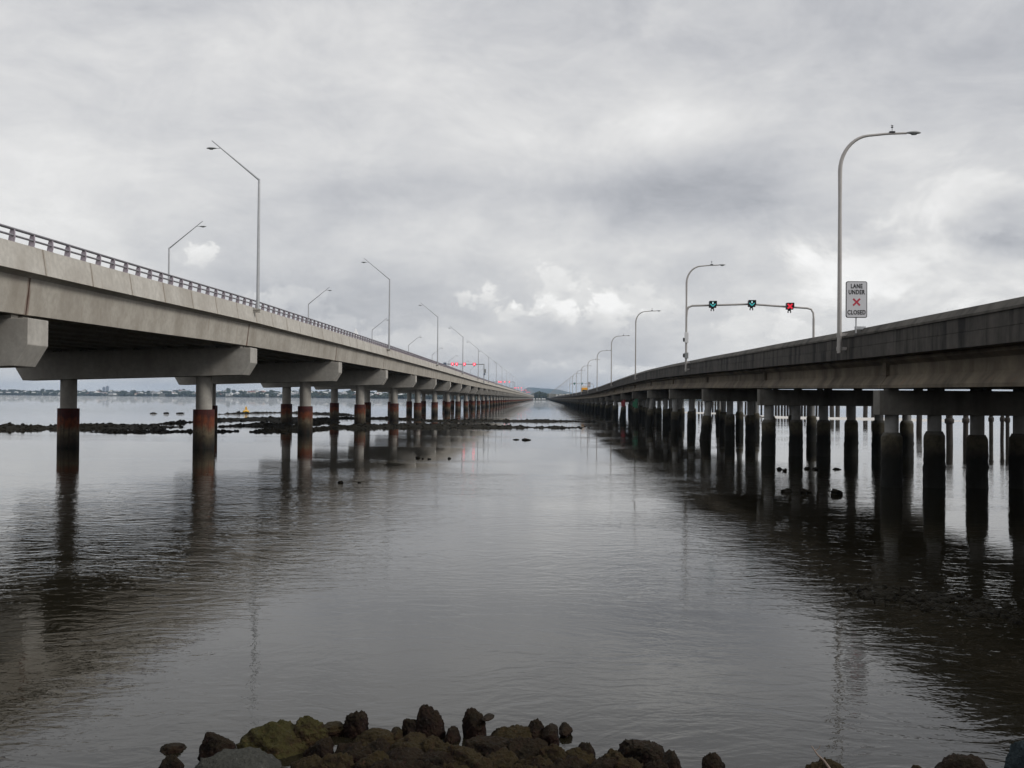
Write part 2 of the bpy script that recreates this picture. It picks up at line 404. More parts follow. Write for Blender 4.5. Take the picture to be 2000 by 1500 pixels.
# handrail and posts
mb = MB()
for zc, hh, dd in ((11.24, .045, .06), (10.97, .035, .045)):
    mb.prism([(-21.62, zc-hh), (-21.62+dd*.4, zc), (-21.62, zc+hh), (-21.62-dd*2, zc+hh), (-21.62-dd*2.4, zc), (-21.62-dd*2, zc-hh)], stations(YS0, YS1, 8.75), lo)
HR = LP('handrail', mb, M['rail'])
mbp = MB()
pp = [(-21.62, 10.70), (-21.585, 10.9), (-21.60, 11.20), (-21.66, 11.29), (-21.74, 11.29), (-21.80, 11.1), (-21.86, 10.70)]
mbp.prism(pp, [-.045, .045], lambda y: 0)
mbp.box(-21.88, -21.60, -.09, .09, 10.69, 10.715)
pm = mbp.mesh('post', M['post'])
ys = []; y = YS0+1.0
while y < YS1: ys.append(y); y += 1.75
vis = [y for y in ys if 40 < y < 40+1.75*98]
for y in vis: link('post', pm, HR, (0, y, lo(y)))
mb = MB()
for y in ys:
    if y in vis: continue
    if y < 500: mb.prism(pp, [y-.045, y+.045], lo)
    else: mb.box(-21.84, -21.61, y-.04, y+.04, 10.70+lo(y), 11.26+lo(y))
tag(LP('posts', mb, M['post'], HR), kind='stuff')
# spans of trough girders
def trough(x, zb=7.85):
    z = zb+lx(x-.0)
    return [(x+.55, z), (x+.70, z+1.22), (x+1.0, z+1.40), (x+1.0, z+1.55), (x-1.0, z+1.55-.0), (x-1.0, z+1.40), (x-.70, z+1.22), (x-.55, z)]
GX = [-22.62-2.0*i for i in range(9)]
for k in range(-1, len(LY)):
    a = LY[k] if k >= 0 else LY[0]-34; e = LY[k+1] if k+1 < len(LY) else LY[-1]+28
    if k+1 < len(LY) and k >= 0 and False: pass
    sp = empty('span', (30, -LY[0], 0), LB)
    ysn = [a+.05, a+.35*(e-a), a+.7*(e-a), e-.05]
    if k <= 6:
        for i, x in enumerate(GX):
            mb = MB(); pr = trough(x)
            if i == 0: pr = [(-22.05, 7.85), (-21.88, 9.42), (-22.9, 9.42), (-23.5, 9.25), (-23.3, 9.1), (-23.15, 7.85)]
            mb.prism(pr, ysn, lo); mb.build('girder', M['beam_concrete'] if i == 0 else M['soffit'], sp)
    else:
        mb = MB(); mb.prism([(-22.05, 7.85), (-21.88, 9.42), (-22.9, 9.42), (-23.15, 7.85)], ysn, lo)
        mb.m = 1
        for x in GX[1:]: mb.prism(trough(x), [ysn[0], ysn[-1]], lo)
        mb.build('girder', [M['beam_concrete'], M['soffit']], sp)
# piers
def ring(r, z, n=28): return [(r*math.cos(2*math.pi*i/n), r*math.sin(2*math.pi*i/n), z) for i in range(n)]
def lathe(prof, n=28):
    mb = MB(); vs = []; fs = []
    for r, z in prof: vs += ring(r, z, n)
    for k in range(len(prof)-1):
        for i in range(n): j = (i+1) % n; fs.append((k*n+i, k*n+j, (k+1)*n+j, (k+1)*n+i))
    mb.add(vs, fs, True)
    mb.add(vs[-n:], [tuple(range(n))]); return mb
def headstock_mesh():
    mb = MB()
    T = lambda x: 7.66+CF*(x+21.5)
    pr = [(-21.5, T(-21.5)-1.12), (-21.5, T(-21.5)), (-39.0, T(-39)), (-39.0, T(-39)-1.12), (-38.45, T(-39)-2.02), (-22.05, T(-21.5)-2.02)]
    n = len(pr); vs = [(x, y, z) for y in (-.95, .95) for x, z in pr]
    fs = [tuple(range(n)), tuple(range(2*n-1, n-1, -1))]+[(i, i+n, (i+1) % n+n, (i+1) % n) for i in range(n)]
    mb.add(vs, fs)
    me = mb.mesh('headstock', M['pier_concrete'])
    bm = bmesh.new(); bm.from_mesh(me); bmesh.ops.recalc_face_normals(bm, faces=bm.faces); bm.to_mesh(me); bm.free()
    bevel(me, .03, 2)
    return me
hs = headstock_mesh()
mb = MB()
for x in GX:
    for s in (-1, 1): mb.box(x-.33, x+.33, s*.5-.3, s*.5+.3, 7.60+CF*(x+21.5), 7.84+lx(x))
pedm = mb.mesh('bearing_pedestal', M['pier_concrete'])
mb = MB(); mb.box(-.33, .33, -.3, .3, 0, .225); ped1 = mb.mesh('bearing_pedestal', M['pier_concrete'])
colm = lathe([(.595, 1.0), (.595, 5.9)]).mesh('column', M['pier_concrete'])
slvm = lathe([(.80, -1.5), (.785, .6), (.785, 2.88), (.77, 2.90), (.60, 2.90)], 32).mesh('steel_sleeve', M['sleeve'])
for k, y in enumerate(LY):
    pr = empty('pier', (30, y-LY[0], 0), LB)
    link('headstock', hs, pr, (-0, 0, lo(y)))
    if k > 4: link('bearing_pedestal', pedm, pr, (0, 0, lo(y)))
    else:
        for x in GX:
            for sy in (-1, 1): link('bearing_pedestal', ped1, pr, (x, sy*.5, lo(y)+7.60+CF*(x+21.5)))
    for x in (-25.2, -35.4):
        link('column', colm, pr, (x, 0, lo(y)*.5)); link('steel_sleeve', slvm, pr, (x, 0, 0))

# ---------------------------------------------------------------- right bridge: old stained concrete
RT = [(-30, 4.1), (34, 4.4), (50, 4.5), (77, 4.76), (105, 5.02), (132, 5.22), (158, 5.33), (187, 5.25), (215, 5.08), (240, 4.85), (300, 4.4), (380, 4.05), (480, 3.85), (600, 3.75), (2800, 3.75)]
def ro(y): return interp(RT, y)
RY = [50.7+27.4*k for k in range(-2, 99)]
RB = tag(empty('road_bridge', (21.12, RY[0], 0)), 'old dark stained concrete road bridge with solid streaky parapet on rows of black crusted piles', 'bridge')
def RP(name, mb, mat, parent=None):
    return mb.build(name, mat, parent or RB, (-21, -RY[0], 0) if (parent or RB) is RB else (0, 0, 0))
R0, R1 = RY[0]-6, RY[-1]+25
mb = MB(); mb.prism([(14.95, 1.44), (15.4, 1.36), (26.8, 1.36), (27.2, 1.44), (27.2, 1.62), (14.95, 1.62)], stations(R0, R1, 6.85), ro); RP('deck_slab', mb, M['old_girder'])
mb = MB(); mb.prism([(15.2, 1.624), (26.9, 1.624), (26.9, 1.70), (15.2, 1.70)], stations(R0, R1, 13.7), ro); RP('road_surface', mb, M['asphalt'])
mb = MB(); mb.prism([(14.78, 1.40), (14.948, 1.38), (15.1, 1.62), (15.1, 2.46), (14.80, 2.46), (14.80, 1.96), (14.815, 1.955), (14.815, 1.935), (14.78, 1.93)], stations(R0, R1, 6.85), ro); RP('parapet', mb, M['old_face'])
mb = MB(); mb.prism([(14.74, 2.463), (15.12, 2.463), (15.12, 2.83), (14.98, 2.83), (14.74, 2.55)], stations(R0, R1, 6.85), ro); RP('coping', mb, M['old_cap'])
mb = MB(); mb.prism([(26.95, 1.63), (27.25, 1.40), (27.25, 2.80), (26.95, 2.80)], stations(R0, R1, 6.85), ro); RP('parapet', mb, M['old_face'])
RG = [15.75+2.1*i for i in range(6)]
def ig(x): return [(x-.45, 0), (x+.45, 0), (x+.45, .14), (x+.13, .58), (x+.13, 1.05), (x+.4, 1.22), (x+.4, 1.357), (x-.4, 1.357), (x-.4, 1.22), (x-.13, 1.05), (x-.13, .58), (x-.45, .14)]
for k in range(len(RY)):
    a = RY[k]; e = RY[k+1] if k+1 < len(RY) else RY[-1]+24
    sp = empty('span', (-21, -RY[0], 0), RB)
    ysn = [a+.04, a+.35*(e-a), a+.7*(e-a), e-.04]
    if k <= 9:
        for x in RG:
            mb = MB(); mb.prism(ig(x), ysn, ro)
            mb.box(x-.3, x+.3, a+.04, a+.24, .58+ro(a), 1.3+ro(a)); mb.box(x-.3, x+.3, e-.24, e-.04, .58+ro(e), 1.3+ro(e))
            mb.build('girder', M['old_girder'], sp)
    else:
        mb = MB()
        for x in RG: mb.prism(ig(x), [ysn[0], ysn[-1]], ro)
        mb.build('girder', M['old_girder'], sp)
mb = MB(); mb.box(15.1, 26.9, -.5, .5, -1.22, -.10)
rh = bevel(mb.mesh('headstock', M['old_pier']), .025, 2)
mb = MB()
for x in RG: mb.box(x-.2, x+.2, -.4, .4, -.105, -.002)
rbm = mb.mesh('bearing_pedestal', M['old_pier'])
mb = MB(); mb.box(-.2, .2, -.4, .4, -.105, -.002); rb1 = mb.mesh('bearing_pedestal', M['old_pier'])
shm = lathe([(.31, .5), (.31, 4.6)], 20).mesh('pile', M['old_shaft'])
shr = lathe([(.31, .5), (.31, 4.6)], 20).mesh('pile', M['redboard'])
shg = lathe([(.31, .5), (.31, 4.6)], 20).mesh('pile', M['green'])
jks = []
for q in range(6):
    pr = []; z = -1.4; tb = 2.36-.12*(q % 3)*.6
    while z < tb: pr.append((.465, z)); z += .13
    pr += [(.455, tb), (.36, tb+.19), (.30, tb+.2)]
    mb_ = lathe(pr, 26)
    for vi, (x, y, z) in enumerate(mb_.v):
        a_ = Vector((x*2.2+q*9.1, y*2.2, z*1.6)); r_ = math.hypot(x, y)
        if r_ > .4:
            cr = max(0.0, min(1.0, (2.0-z)/.7))
            f_ = 1+.05*mnoise.fractal(a_, .9, 2, 3)+cr*(.03+.09*mnoise.fractal(a_*2.3, .8, 2, 3))
            mb_.v[vi] = (x*f_, y*f_, z)
    jks.append(mb_.mesh('pile_jacket', M['jacket']))
PX = [15.8+1.93*i for i in range(6)]
for k, y in enumerate(RY):
    pr = empty('pier', (-21, y-RY[0], 0), RB)
    g = ro(y)
    link('headstock', rh, pr, (0, 0, g)); (link('bearing_pedestal', rbm, pr, (0, 0, g)) if k > 6 else [link('bearing_pedestal', rb1, pr, (x, 0, g)) for x in RG])
    for i, x in enumerate(PX):
        rake = Matrix.Identity(4)
        if k % 2 == 0 and k >= 4 and i in (0, 4): rake = Matrix.Rotation(math.radians(6.5 if i == 0 else -6), 4, 'Y')
        for nm, me in (('pile', shm), ('pile_jacket', jks[(k*5+i*3+k*i) % 6])):
            if nm == 'pile' and i == 0 and k == 8: me = shr
            if nm == 'pile' and i == 0 and k == 7: me = shg
            o = link(nm, me, pr)
            top = Matrix.Translation((x, 0, g-.9))
            low = Matrix.Translation((0, 0, -(g-.9)))
            o.matrix_local = top @ rake @ low
# small navigation boards on the two piers beside the channel
for k, mt, nm in ((7, 'green', 'green'), (8, 'redboard', 'red')):
    y = RY[k]; o = empty('channel_marker', (15.6, y-.55, 2.6))
    tag(o, f'{nm} channel marker board fixed to a pile under the dark bridge', 'marker board')
    mb = MB(); mb.box(-.35, .35, -.03, .03, 0, .95); mb.build('board', M[mt], o)
    mb = MB(); mb.box(-.05, .05, .03, .26, .2, .28); mb.box(-.05, .05, .03, .26, .7, .78); mb.build('bracket', M['galv'], o)

mb = MB(); mb.box(-39.4, -21.75, YS0-1.6, YS0+.4, -1, 9.25+lo(YS0)+lx(-39)); LP('abutment', mb, M['pier_concrete'])
mb = MB(); mb.box(15.0, 27.1, R0-1.2, RY[0]-.3, -1, 1.33+ro(R0)); RP('abutment', mb, M['old_pier'])
# ---------------------------------------------------------------- lamp posts of the left bridge
def lhead(mb_, mats):
    pass
def head_mesh(sgn, L_=.78, name='lamp_head'):
    mb = MB(); prof = [(0, .04, .03), (.08, .09, .05), (.25, .15, .075), (.5, .17, .09), (.7, .12, .06), (L_, .03, .02)]
    n = 12; vs = []; fs = []
    for x, ry, rz in prof:
        for k in range(n):
            a = 2*math.pi*k/n; zz = math.sin(a)*rz
            if zz < 0: zz *= .55
            vs.append((sgn*x, math.cos(a)*ry, zz))
    for i in range(len(prof)-1):
        for k in range(n): j = (k+1) % n; fs.append((i*n+k, i*n+j, (i+1)*n+j, (i+1)*n+k))
    mb.add(vs, fs, True); mb.add(vs[:n], [tuple(range(n))]); mb.add(vs[-n:], [tuple(range(n-1, -1, -1))])
    return mb.mesh(name, M['lamp_body'])
def lens_mesh(sgn):
    mb = MB(); vs = []; n = 10
    for k in range(n):
        a = 2*math.pi*k/n; vs.append((sgn*(.42+.2*math.cos(a)), .12*math.sin(a), -.03))
    for k in range(n):
        a = 2*math.pi*k/n; vs.append((sgn*(.42+.13*math.cos(a)), .08*math.sin(a), -.09))
    mb.add(vs, [(k, (k+1) % n, (k+1) % n+n, k+n) for k in range(n)]+[tuple(range(n, 2*n))], True)
    return mb.mesh('lens', M['lamp_glass'])
heads = {s: (head_mesh(s), lens_mesh(s)) for s in (-1, 1)}
def lamp_meshes(sg):
    mb = MB(); mb.tube([(0, 0, -.35), (0, 0, 1.0), (0, 0, 9.35)], [.135, .125, .085], 10); pole = mb.mesh('pole', M['galv'])
    mb = MB(); mb.tube([(0, 0, 9.28), (sg*3.58, 0, 9.35+2.86)], [.075, .035], 8); arm = mb.mesh('arm', M['galv'])
    mb = MB(); mb.tube([(0, 0, 0), (sg*.32, 0, -.02)], [.025, .02], 6); br = mb.mesh('spigot', M['galv'])
    mb = MB(); mb.box(-.22, .22, -.22, .22, -.42, -.35); mb.box(-.55 if sg < 0 else -.2, .2 if sg < 0 else .55, -.12, .12, -.62, -.405); bk = mb.mesh('bracket', M['pale_concrete'])
    return pole, arm, br, bk
LM = {s: lamp_meshes(s) for s in (-1, 1)}
def far_lamp_mesh(sg):
    mb = MB(); mb.tube([(0, 0, -.35), (0, 0, 9.35), (sg*3.58, 0, 12.2)], [.13, .08, .04], 6)
    mb.box(min(sg*2.9, sg*3.7), max(sg*2.9, sg*3.7), -.15, .15, 11.42, 11.55); return mb.mesh('lamp_post', M['galv'])
FL = {s: far_lamp_mesh(s) for s in (-1, 1)}
def left_lamp(y, x, sg, label, near):
    z = 10.92+lo(y)+(0 if x > -30 else lx(-39))
    if near:
        o = empty('lamp_post', (x, y, z))
        pole, arm, br, bk = LM[sg]
        link('pole', pole, o); link('arm', arm, o); link('bracket', bk, o)
        hd = link('lamp_head', heads[sg][0], o, (sg*3.2, 0, 9.35+2.28))
        link('lens', heads[sg][1], hd); link('spigot', br, o, (sg*2.9, 0, 9.35+2.30))
    else: o = link('lamp_post', FL[sg], None, (x, y, z))
    return tag(o, label, 'lamp post', 'lamp posts along the pale bridge')
GANTRY_L = [46.28+35*k for k in (10, 22, 35, 45, 59)]
for k in range(0, 38):
    y = 81.28+70*k
    if k < 8: lab = f'{ORD[k]} straight-armed grey lamp post counted along the handrail side of the pale bridge'
    else: lab = 'thin far lamp post beyond the eighth on the pale bridge handrail side'
    left_lamp(y, -21.25, -1, lab, k < 8)
    y = 116.28+70*k
    if y > LY[-1]: continue
    if k < 7: lab = f'{ORD[k]} lamp post counted along the far edge of the pale bridge, arm pointing right'
    else: lab = 'thin far lamp post beyond the seventh on the pale bridge far edge'
    left_lamp(y, -40.0, 1, lab, k < 7)

# ---------------------------------------------------------------- lamp posts of the right bridge
def curve_pts():
    pts = [(0, 0, 0), (0, 0, 4), (0, 0, 7.0)]
    for i in range(11):
        a = math.radians(i*8.4); r = 1.62
        pts.append((r*(1-math.cos(a))*.98, 0, 9.0+r*math.sin(a)*1.02-.55))
    x, _, z = pts[-1]
    pts += [(x+1.0, 0, z+.09), (x+2.0, 0, z+.12)]
    return pts
cp = curve_pts()
def right_lamp_parts():
    mb = MB(); n = len(cp)
    rads = [.125-.075*min(1, i/(n-1))*1.0 for i in range(n)]; rads[1] = .11; rads[2] = .095
    mb.tube(cp, rads, 10); pole = mb.mesh('pole', M['galv_old'])
    mb = MB()
    for z in (.2, .85): mb.box(.05, .5, -.1, .1, z-.07, z+.07); mb.tube([(0, 0, z-.09), (0, 0, z+.09)], .15, 10)
    bk = mb.mesh('bracket', M['galv_old'])
    mb = MB(); mb.box(-.14, .14, -.08, .08, 0, .07); mb.tube([(0, 0, .06), (0, 0, .34)], .014, 6); mb.box(-.05, .05, -.03, .03, .24, .29); mb.tube([(-.06, 0, .36), (.06, 0, .34)], .018, 5)
    pc = mb.mesh('sensor', M['dark'])
    return pole, bk, pc
RL = right_lamp_parts()
mb = MB(); mb.tube([cp[0]]+cp[2::2], [.12]+[.08]*len(cp[2::2]), 6); ex_, _, ezz = cp[-1]; mb.box(ex_, ex_+.75, -.15, .15, ezz-.05, ezz+.08); FR = mb.mesh('lamp_post', M['galv_old'])
RLY = [54.6, 112.6]+[112.6+61.3*i for i in range(1, 44)]
RLS = 13.05/ (cp[-1][2]+2.15)
for k, y in enumerate(RLY):
    if y > RY[-1]: break
    loc = (14.58, y, ro(y)+1.72)
    if k < 9:
        o = empty('lamp_post', loc)
        link('pole', RL[0], o); link('bracket', RL[1], o)
        link('sensor', RL[2], o, (cp[-1][0]-.75, 0, cp[-1][2]+.01))
        hd = link('lamp_head', heads[1][0], o, (cp[-1][0]-.05, 0, cp[-1][2]+.01)); link('lens', heads[1][1], hd)
        lab = 'tall curved-arm lamp post beside the lane closed sign' if k == 0 else ('curved-arm lamp post carrying control boxes and one end of the near signal gantry' if k == 1 else f'{ORD[k]} curved-arm lamp post counted along the dark bridge parapet')
        sc = 1.0
    else:
        o = link('lamp_post', FR, None, loc); lab = 'hair-thin far curved lamp post beyond the ninth on the dark bridge'
    o.scale = (.95, .95, 1.064)
    tag(o, lab, 'lamp post', 'curved lamp posts along the dark bridge')

# ---------------------------------------------------------------- lane closed signs
def lettering(txt, size, mat, name, parent, loc):
    cu = bpy.data.curves.new(name, 'FONT'); cu.body = txt; cu.size = size; cu.align_x = 'CENTER'; cu.align_y = 'CENTER'; cu.offset = size*.034; cu.extrude = .002
    cu.space_character = 1.12
    to = bpy.data.objects.new(name, cu); COL.objects.link(to)
    dg = bpy.context.evaluated_depsgraph_get(); me = bpy.data.meshes.new_from_object(to.evaluated_get(dg))
    COL.objects.unlink(to); bpy.data.objects.remove(to)
    me.materials.clear(); me.materials.append(mat)
    for v in me.vertices: v.co = Vector((v.co.x*.74, -v.co.z, v.co.y))
    return link(name, me, parent, loc)
def roundrect(w_, h_, r, y0, y1, n=6):
    mb = MB(); pts = []
    for cx, cz, a0 in ((w_/2-r, h_/2-r, 0), (-w_/2+r, h_/2-r, 90), (-w_/2+r, -h_/2+r, 180), (w_/2-r, -h_/2+r, 270)):
        for i in range(n+1):
            a = math.radians(a0+90*i/n); pts.append((cx+r*math.cos(a), cz+r*math.sin(a)))
    k = len(pts)
    mb.add([(x, y0, z) for x, z in pts]+[(x, y1, z) for x, z in pts],
           [tuple(range(k-1, -1, -1)), tuple(range(k, 2*k))]+[(i, (i+1) % k, (i+1) % k+k, i+k) for i in range(k)])
    return mb
def lane_sign(loc, label):
    o = empty('lane_sign', loc)
    bd = roundrect(1.0, 1.72, .10, -.02, .02).build('border', M['black'], o, (0, 0, 1.16))
    roundrect(.93, 1.65, .08, -.026, -.021).build('panel', M['signwhite'], o, (0, 0, 1.16))
    for s, z in (('LANE', 1.78), ('UNDER', 1.50), ('CLOSED', .545)):
        lettering(s, .285, M['black'], 'lettering', o, (0, -.030, z))
    mb = MB()
    for a in (45, -45):
        ca, sa = math.cos(math.radians(a)), math.sin(math.radians(a)); l_, w_ = .225, .042; yy = -.0295-(.003 if a > 0 else 0)
        q = [(-l_, -w_), (l_, -w_), (l_, w_), (-l_, w_)]
        mb.add([(x*ca-z*sa, yy, x*sa+z*ca) for x, z in q], [(0, 1, 2, 3)])
    mb.build('cross_mark', M['redpaint'], o, (0, 0, 1.04))
    mb = MB(); mb.tube([(0, .05, -.42), (0, .05, 1.9)], .035, 8); mb.box(-.03, .45, .03, .2, -.24, -.10); mb.build('post', M['galv'], o)
    return tag(o, label, 'sign')
sp_ = at(1672.5, 634, 52.2)
lane_sign((sp_.x, 52.2, sp_.z+.02), 'white sign reading lane under red cross closed, standing over the dark parapet')
lane_sign((14.62, 350, ro(350)+3.1), 'tiny far white sign on the dark parapet in front of the yellow truck')

# ---------------------------------------------------------------- gantries and lane signals
def arrow_part(o):
    mb = MB()
    for s in (-1, 1):
        ca, sa = math.cos(math.radians(45)), math.sin(math.radians(45))
        q = [(0, -.05), (.36, -.05), (.36, .05), (0, .05)]
        mb.add([(s*(x*ca-z*sa), -.33, x*sa+z*ca-.2) for x, z in q], [(0, 1, 2, 3) if s > 0 else (3, 2, 1, 0)])
    a = mb.build('arrow', M['led_green'], o)
    mb = MB(); mb.box(-.05, .05, -.331, -.329, .05, .26); mb.build('arrow_shaft', M['led_white'], a)
def signal(loc, kind, label, group=None, bright=False, sc=1.0):
    o = empty('lane_signal', loc)
    mb = MB(); mb.box(-.36, .36, -.32, .12, -.33, .33); me = mb.mesh('housing', M['dark']); bevel(me, .04, 2); link('housing', me, o)
    mb = MB(); mb.box(-.37, .37, -.62, -.3, .30, .335); mb.box(-.37, -.34, -.62, -.3, -.12, .30); mb.box(.34, .37, -.62, -.3, -.12, .30); mb.build('hood', M['dark'], o)
    if kind == 'arrow': arrow_part(o)
    elif kind == 'cross':
        mb = MB()
        for a in (45, -45):
            ca, sa = math.cos(math.radians(a)), math.sin(math.radians(a)); l_, w_ = (.33, .085) if not bright else (.40, .14); yy = -.33-(.004 if a > 0 else 0)  # bright crosses get thicker bars to imitate camera bloom
            q = [(-l_, -w_), (l_, -w_), (l_, w_), (-l_, w_)]
            mb.add([(x*ca-z*sa, yy, x*sa+z*ca) for x, z in q], [(0, 1, 2, 3)])
        cr = mb.build('cross', M['led_red_bright'] if bright else M['led_red'], o)
        if bright:
            mb = MB(); mb.box(-.16, .16, -.345, -.339, -.13, .13); mb.build('cross_glare', M['led_glare'], cr)  # added pale block imitating overexposed glare, not a part of the cross
    mb = MB(); mb.box(-.14, .14, -.1, .1, -.46, -.33); mb.box(-.17, -.09, -.09, .09, -.66, -.45); mb.box(.09, .17, -.09, .09, -.66, -.45); mb.build('bracket', M['dark'], o)
    o.scale = (sc, sc, sc)
    return tag(o, label, 'lane signal', group)
def right_gantry(y, label):
    zb = ro(y)-5.0
    o = empty('signal_gantry', (14.6, y, 0))
    pts = [(.0, 0, 12.3+zb), (.03, 0, 12.9+zb), (.18, 0, 13.25+zb), (.55, 0, 13.42+zb), (2.5, 0, 13.48+zb), (6.5, 0, 13.62+zb), (10.3, 0, 13.36+zb), (12.2, 0, 13.24+zb), (12.62, 0, 13.12+zb), (12.83, 0, 12.75+zb), (12.86, 0, 12.2+zb)]
    mb = MB(); mb.tube(pts, .10, 10); mb.build('beam', M['galv_old'], o)
    mb = MB(); mb.tube([(12.86, 0, 12.2+zb), (12.86, 0, ro(y)+1.5)], .12, 10); mb.build('post', M['galv_old'], o)
    return tag(o, label, 'gantry', 'signal gantries over the dark bridge'), zb
y = 112.6
_, zb = right_gantry(y, 'grey pipe gantry with two green arrows and one red cross over the dark bridge')
for px, kd, lab, zz in ((1391, 'arrow', 'green down arrow lane signal nearest the lamp post on the near gantry', 13.47), (1467, 'arrow', 'green down arrow lane signal in the middle of the near gantry', 13.58), (1541, 'cross', 'red cross lane signal at the right of the near gantry', 13.33)):
    signal((at(px, 600, y).x, y-.15, zz+zb+.06), kd, lab, 'lane signals over the dark bridge')
for z0, z1, lab in ((1.95, 3.5, 0), (0.35, .95, 1)):
    o = empty('control_box', (14.55, y-.2, ro(y)+2.83+z0-.15))
    mb = MB(); mb.box(-.16, .22, -.14, .08, 0, z1-z0 if z1-z0 < 1 else 1.05); me = mb.mesh('cabinet', M['white'] if lab == 0 else M['lamp_body']); bevel(me, .02); link('cabinet', me, o)
    mb = MB(); mb.box(-.30, -.165, -.05, .25, .12, .5); mb.build('bracket', M['dark'], o)
    tag(o, 'pale control cabinet strapped high on the gantry lamp post' if lab == 0 else 'small grey control box low on the gantry lamp post', 'control box')
y = 596
_, zb = right_gantry(y, 'small distant pipe gantry behind the yellow truck on the dark bridge')
for px, kd, lab in ((1122, 'arrow', 'tiny dark lane signal left of the yellow truck on the distant gantry'), (1136.5, 'arrow', 'tiny dark lane signal above the yellow truck on the distant gantry')):
    signal((at(px, 748, y).x, y-.15, 13.5+zb), kd, lab, 'lane signals over the dark bridge', sc=1.3)
WHICH = ['nearest', 'second', 'third', 'fourth', 'farthest']
for gi, y in enumerate(GANTRY_L):
    zt = 16.35+lo(y)
    o = empty('signal_gantry', (-21.25, y, 0))
    mb = MB(); mb.box(-.16, .16, -.16, .16, 9.3+lo(y), zt+.18); mb.build('post', M['galv'], o)
    mb = MB(); mb.box(-18.5, .16, -.15, .15, zt-.16+.02, zt+.15); mb.build('beam', M['lamp_body'], o)
    mb = MB(); mb.box(-18.66, -18.36, -.16, .16, 9.0+lo(y), zt+.18); mb.build('post', M['galv'], o)
    if gi == 0:
        mb = MB(); mb.box(.17, .75, -.2, .2, zt-3.1, zt-1.7); mb.build('cabinet', M['lamp_body'], o)
        mb = MB(); mb.box(-.1, .5, -.35, -.165, zt-3.9, zt-3.2); mb.build('cabinet', M['bluebox'], o)
    tag(o, f'{WHICH[gi]} square-beam gantry with red signals over the pale bridge', 'gantry', 'signal gantries over the pale bridge')
    for si, x in enumerate((-24.75, -28.3, -31.1, -32.6)):
        if gi >= 3 and si == 3: continue
        signal((x, y-.18, zt+.05), 'cross', f'{["rightmost", "second from right", "third from right", "fourth from right"][si]} red lane signal on the {WHICH[gi]} gantry of the pale bridge', 'red lane signals over the pale bridge', True, 1.35+.08*gi)
    if gi == 0:
        o2 = empty('sign_box', (-35.4, y-.18, zt))
        mb = MB(); mb.box(-.55, .55, -.2, .1, -.3, .55); me = mb.mesh('housing', M['bluebox']); bevel(me, .04); link('housing', me, o2)
        mb = MB(); mb.box(-.1, .1, -.05, .1, .55, .8); mb.build('bracket', M['galv'], o2)
        tag(o2, 'dark blue sign box at the left end of the nearest red signal gantry', 'sign box')

# ---------------------------------------------------------------- traffic
def vehicle(name, loc, mat, boxmat, label, cat, L_=6.5, Hh=2.9, W=2.2):
    o = empty(name, loc)
    mb = MB(); mb.box(-W/2, W/2, 0, 1.7, .55, Hh*.78); me = mb.mesh('cab', mat); bevel(me, .12, 3); link('cab', me, o)
    mb = MB(); mb.box(-W/2-.05, W/2+.05, 1.78, L_, .75, Hh); me = mb.mesh('cargo_box', boxmat); bevel(me, .05); link('cargo_box', me, o)
    mb = MB(); mb.box(-W/2+.15, W/2-.15, -.02, .03, Hh*.46, Hh*.70); mb.build('windscreen', M['glass'], o)
    mb = MB(); mb.box(-W/2+.1, W/2-.1, -.12, .0, .45, .72); mb.build('bumper', M['dark'], o)
    for x in (-W/2+.14, W/2-.14):
        for y in (.85, L_-1.1):
            mb = MB(); mb.tube([(x-.13, y, .45), (x+.13, y, .45)], .45, 14); mb.build('wheel', M['tyre'], o)
        mb = MB(); mb.box(x-.12, x+.12, -.03, .02, .85, 1.05); mb.build('headlight', M['lamp_glass'], o)
    return tag(o, label, cat)
vehicle('truck', (16.9, 440, ro(440)+1.71), M['yellow'], M['yellow'], 'yellow truck with a white top driving on the dark bridge', 'truck', 7, 2.75, 2.45)
mb = MB(); mb.box(15.75, 18.05, 441.8, 446.8, ro(440)+4.47, ro(440)+5.25); 
tr = [o for o in COL.objects if o.name.startswith('truck')][0]
ob = mb.build('roof_load', M['white'], tr); ob.location = (-16.9, -440, -(ro(440)+1.71))
for i, (px, y, lab) in enumerate(((1088, 1150, 'white van farthest left in the short queue on the dark bridge'), (1095, 1100, 'pale van in the middle of the short queue on the dark bridge'), (1101, 1050, 'white van third along in the short queue on the dark bridge'), (1109, 930, 'small pale van nearest the yellow truck'))):
    vehicle('van', (at(px, 772, y).x, y, ro(y)+1.71), M['white'], M['white'], lab, 'van', 5.5, 2.6+.2*(i % 2), 2.1)
vehicle('van', (-27.0, 800, 9.6+lo(800)), M['white'], M['white'], 'white van on the pale bridge under the second red gantry', 'van', 6, 3.0, 2.2)

# marquee on the pale bridge
ap = at(695, 641, 196)
o = empty('marquee', (ap.x, 196, 9.35))
mb = MB(); n = 12; prof = []
hh = ap.z-9.35
for i in range(n+1):
    s = i/n; r = 3.2*(1-s)**1.0; zz = 2.6+(hh-2.6)*(s**2.2)*1.0
    prof.append((r, zz))
vs = []; fs = []
for r, zz in prof: vs += [(-r, -r, zz), (r, -r, zz), (r, r, zz), (-r, r, zz)]
for i in range(n):
    for k in range(4): j = (k+1) % 4; fs.append((i*4+k, i*4+j, (i+1)*4+j, (i+1)*4+k))
mb.add(vs, fs); mb.add([(-3.2, -3.2, 2.3), (3.2, -3.2, 2.3), (3.2, 3.2, 2.3), (-3.2, 3.2, 2.3), (-3.2, -3.2, 2.6), (3.2, -3.2, 2.6), (3.2, 3.2, 2.6), (-3.2, 3.2, 2.6)], [(0, 1, 5, 4), (1, 2, 6, 5), (2, 3, 7, 6), (3, 0, 4, 7)])
mb.build('canopy', M['canvas'], o)
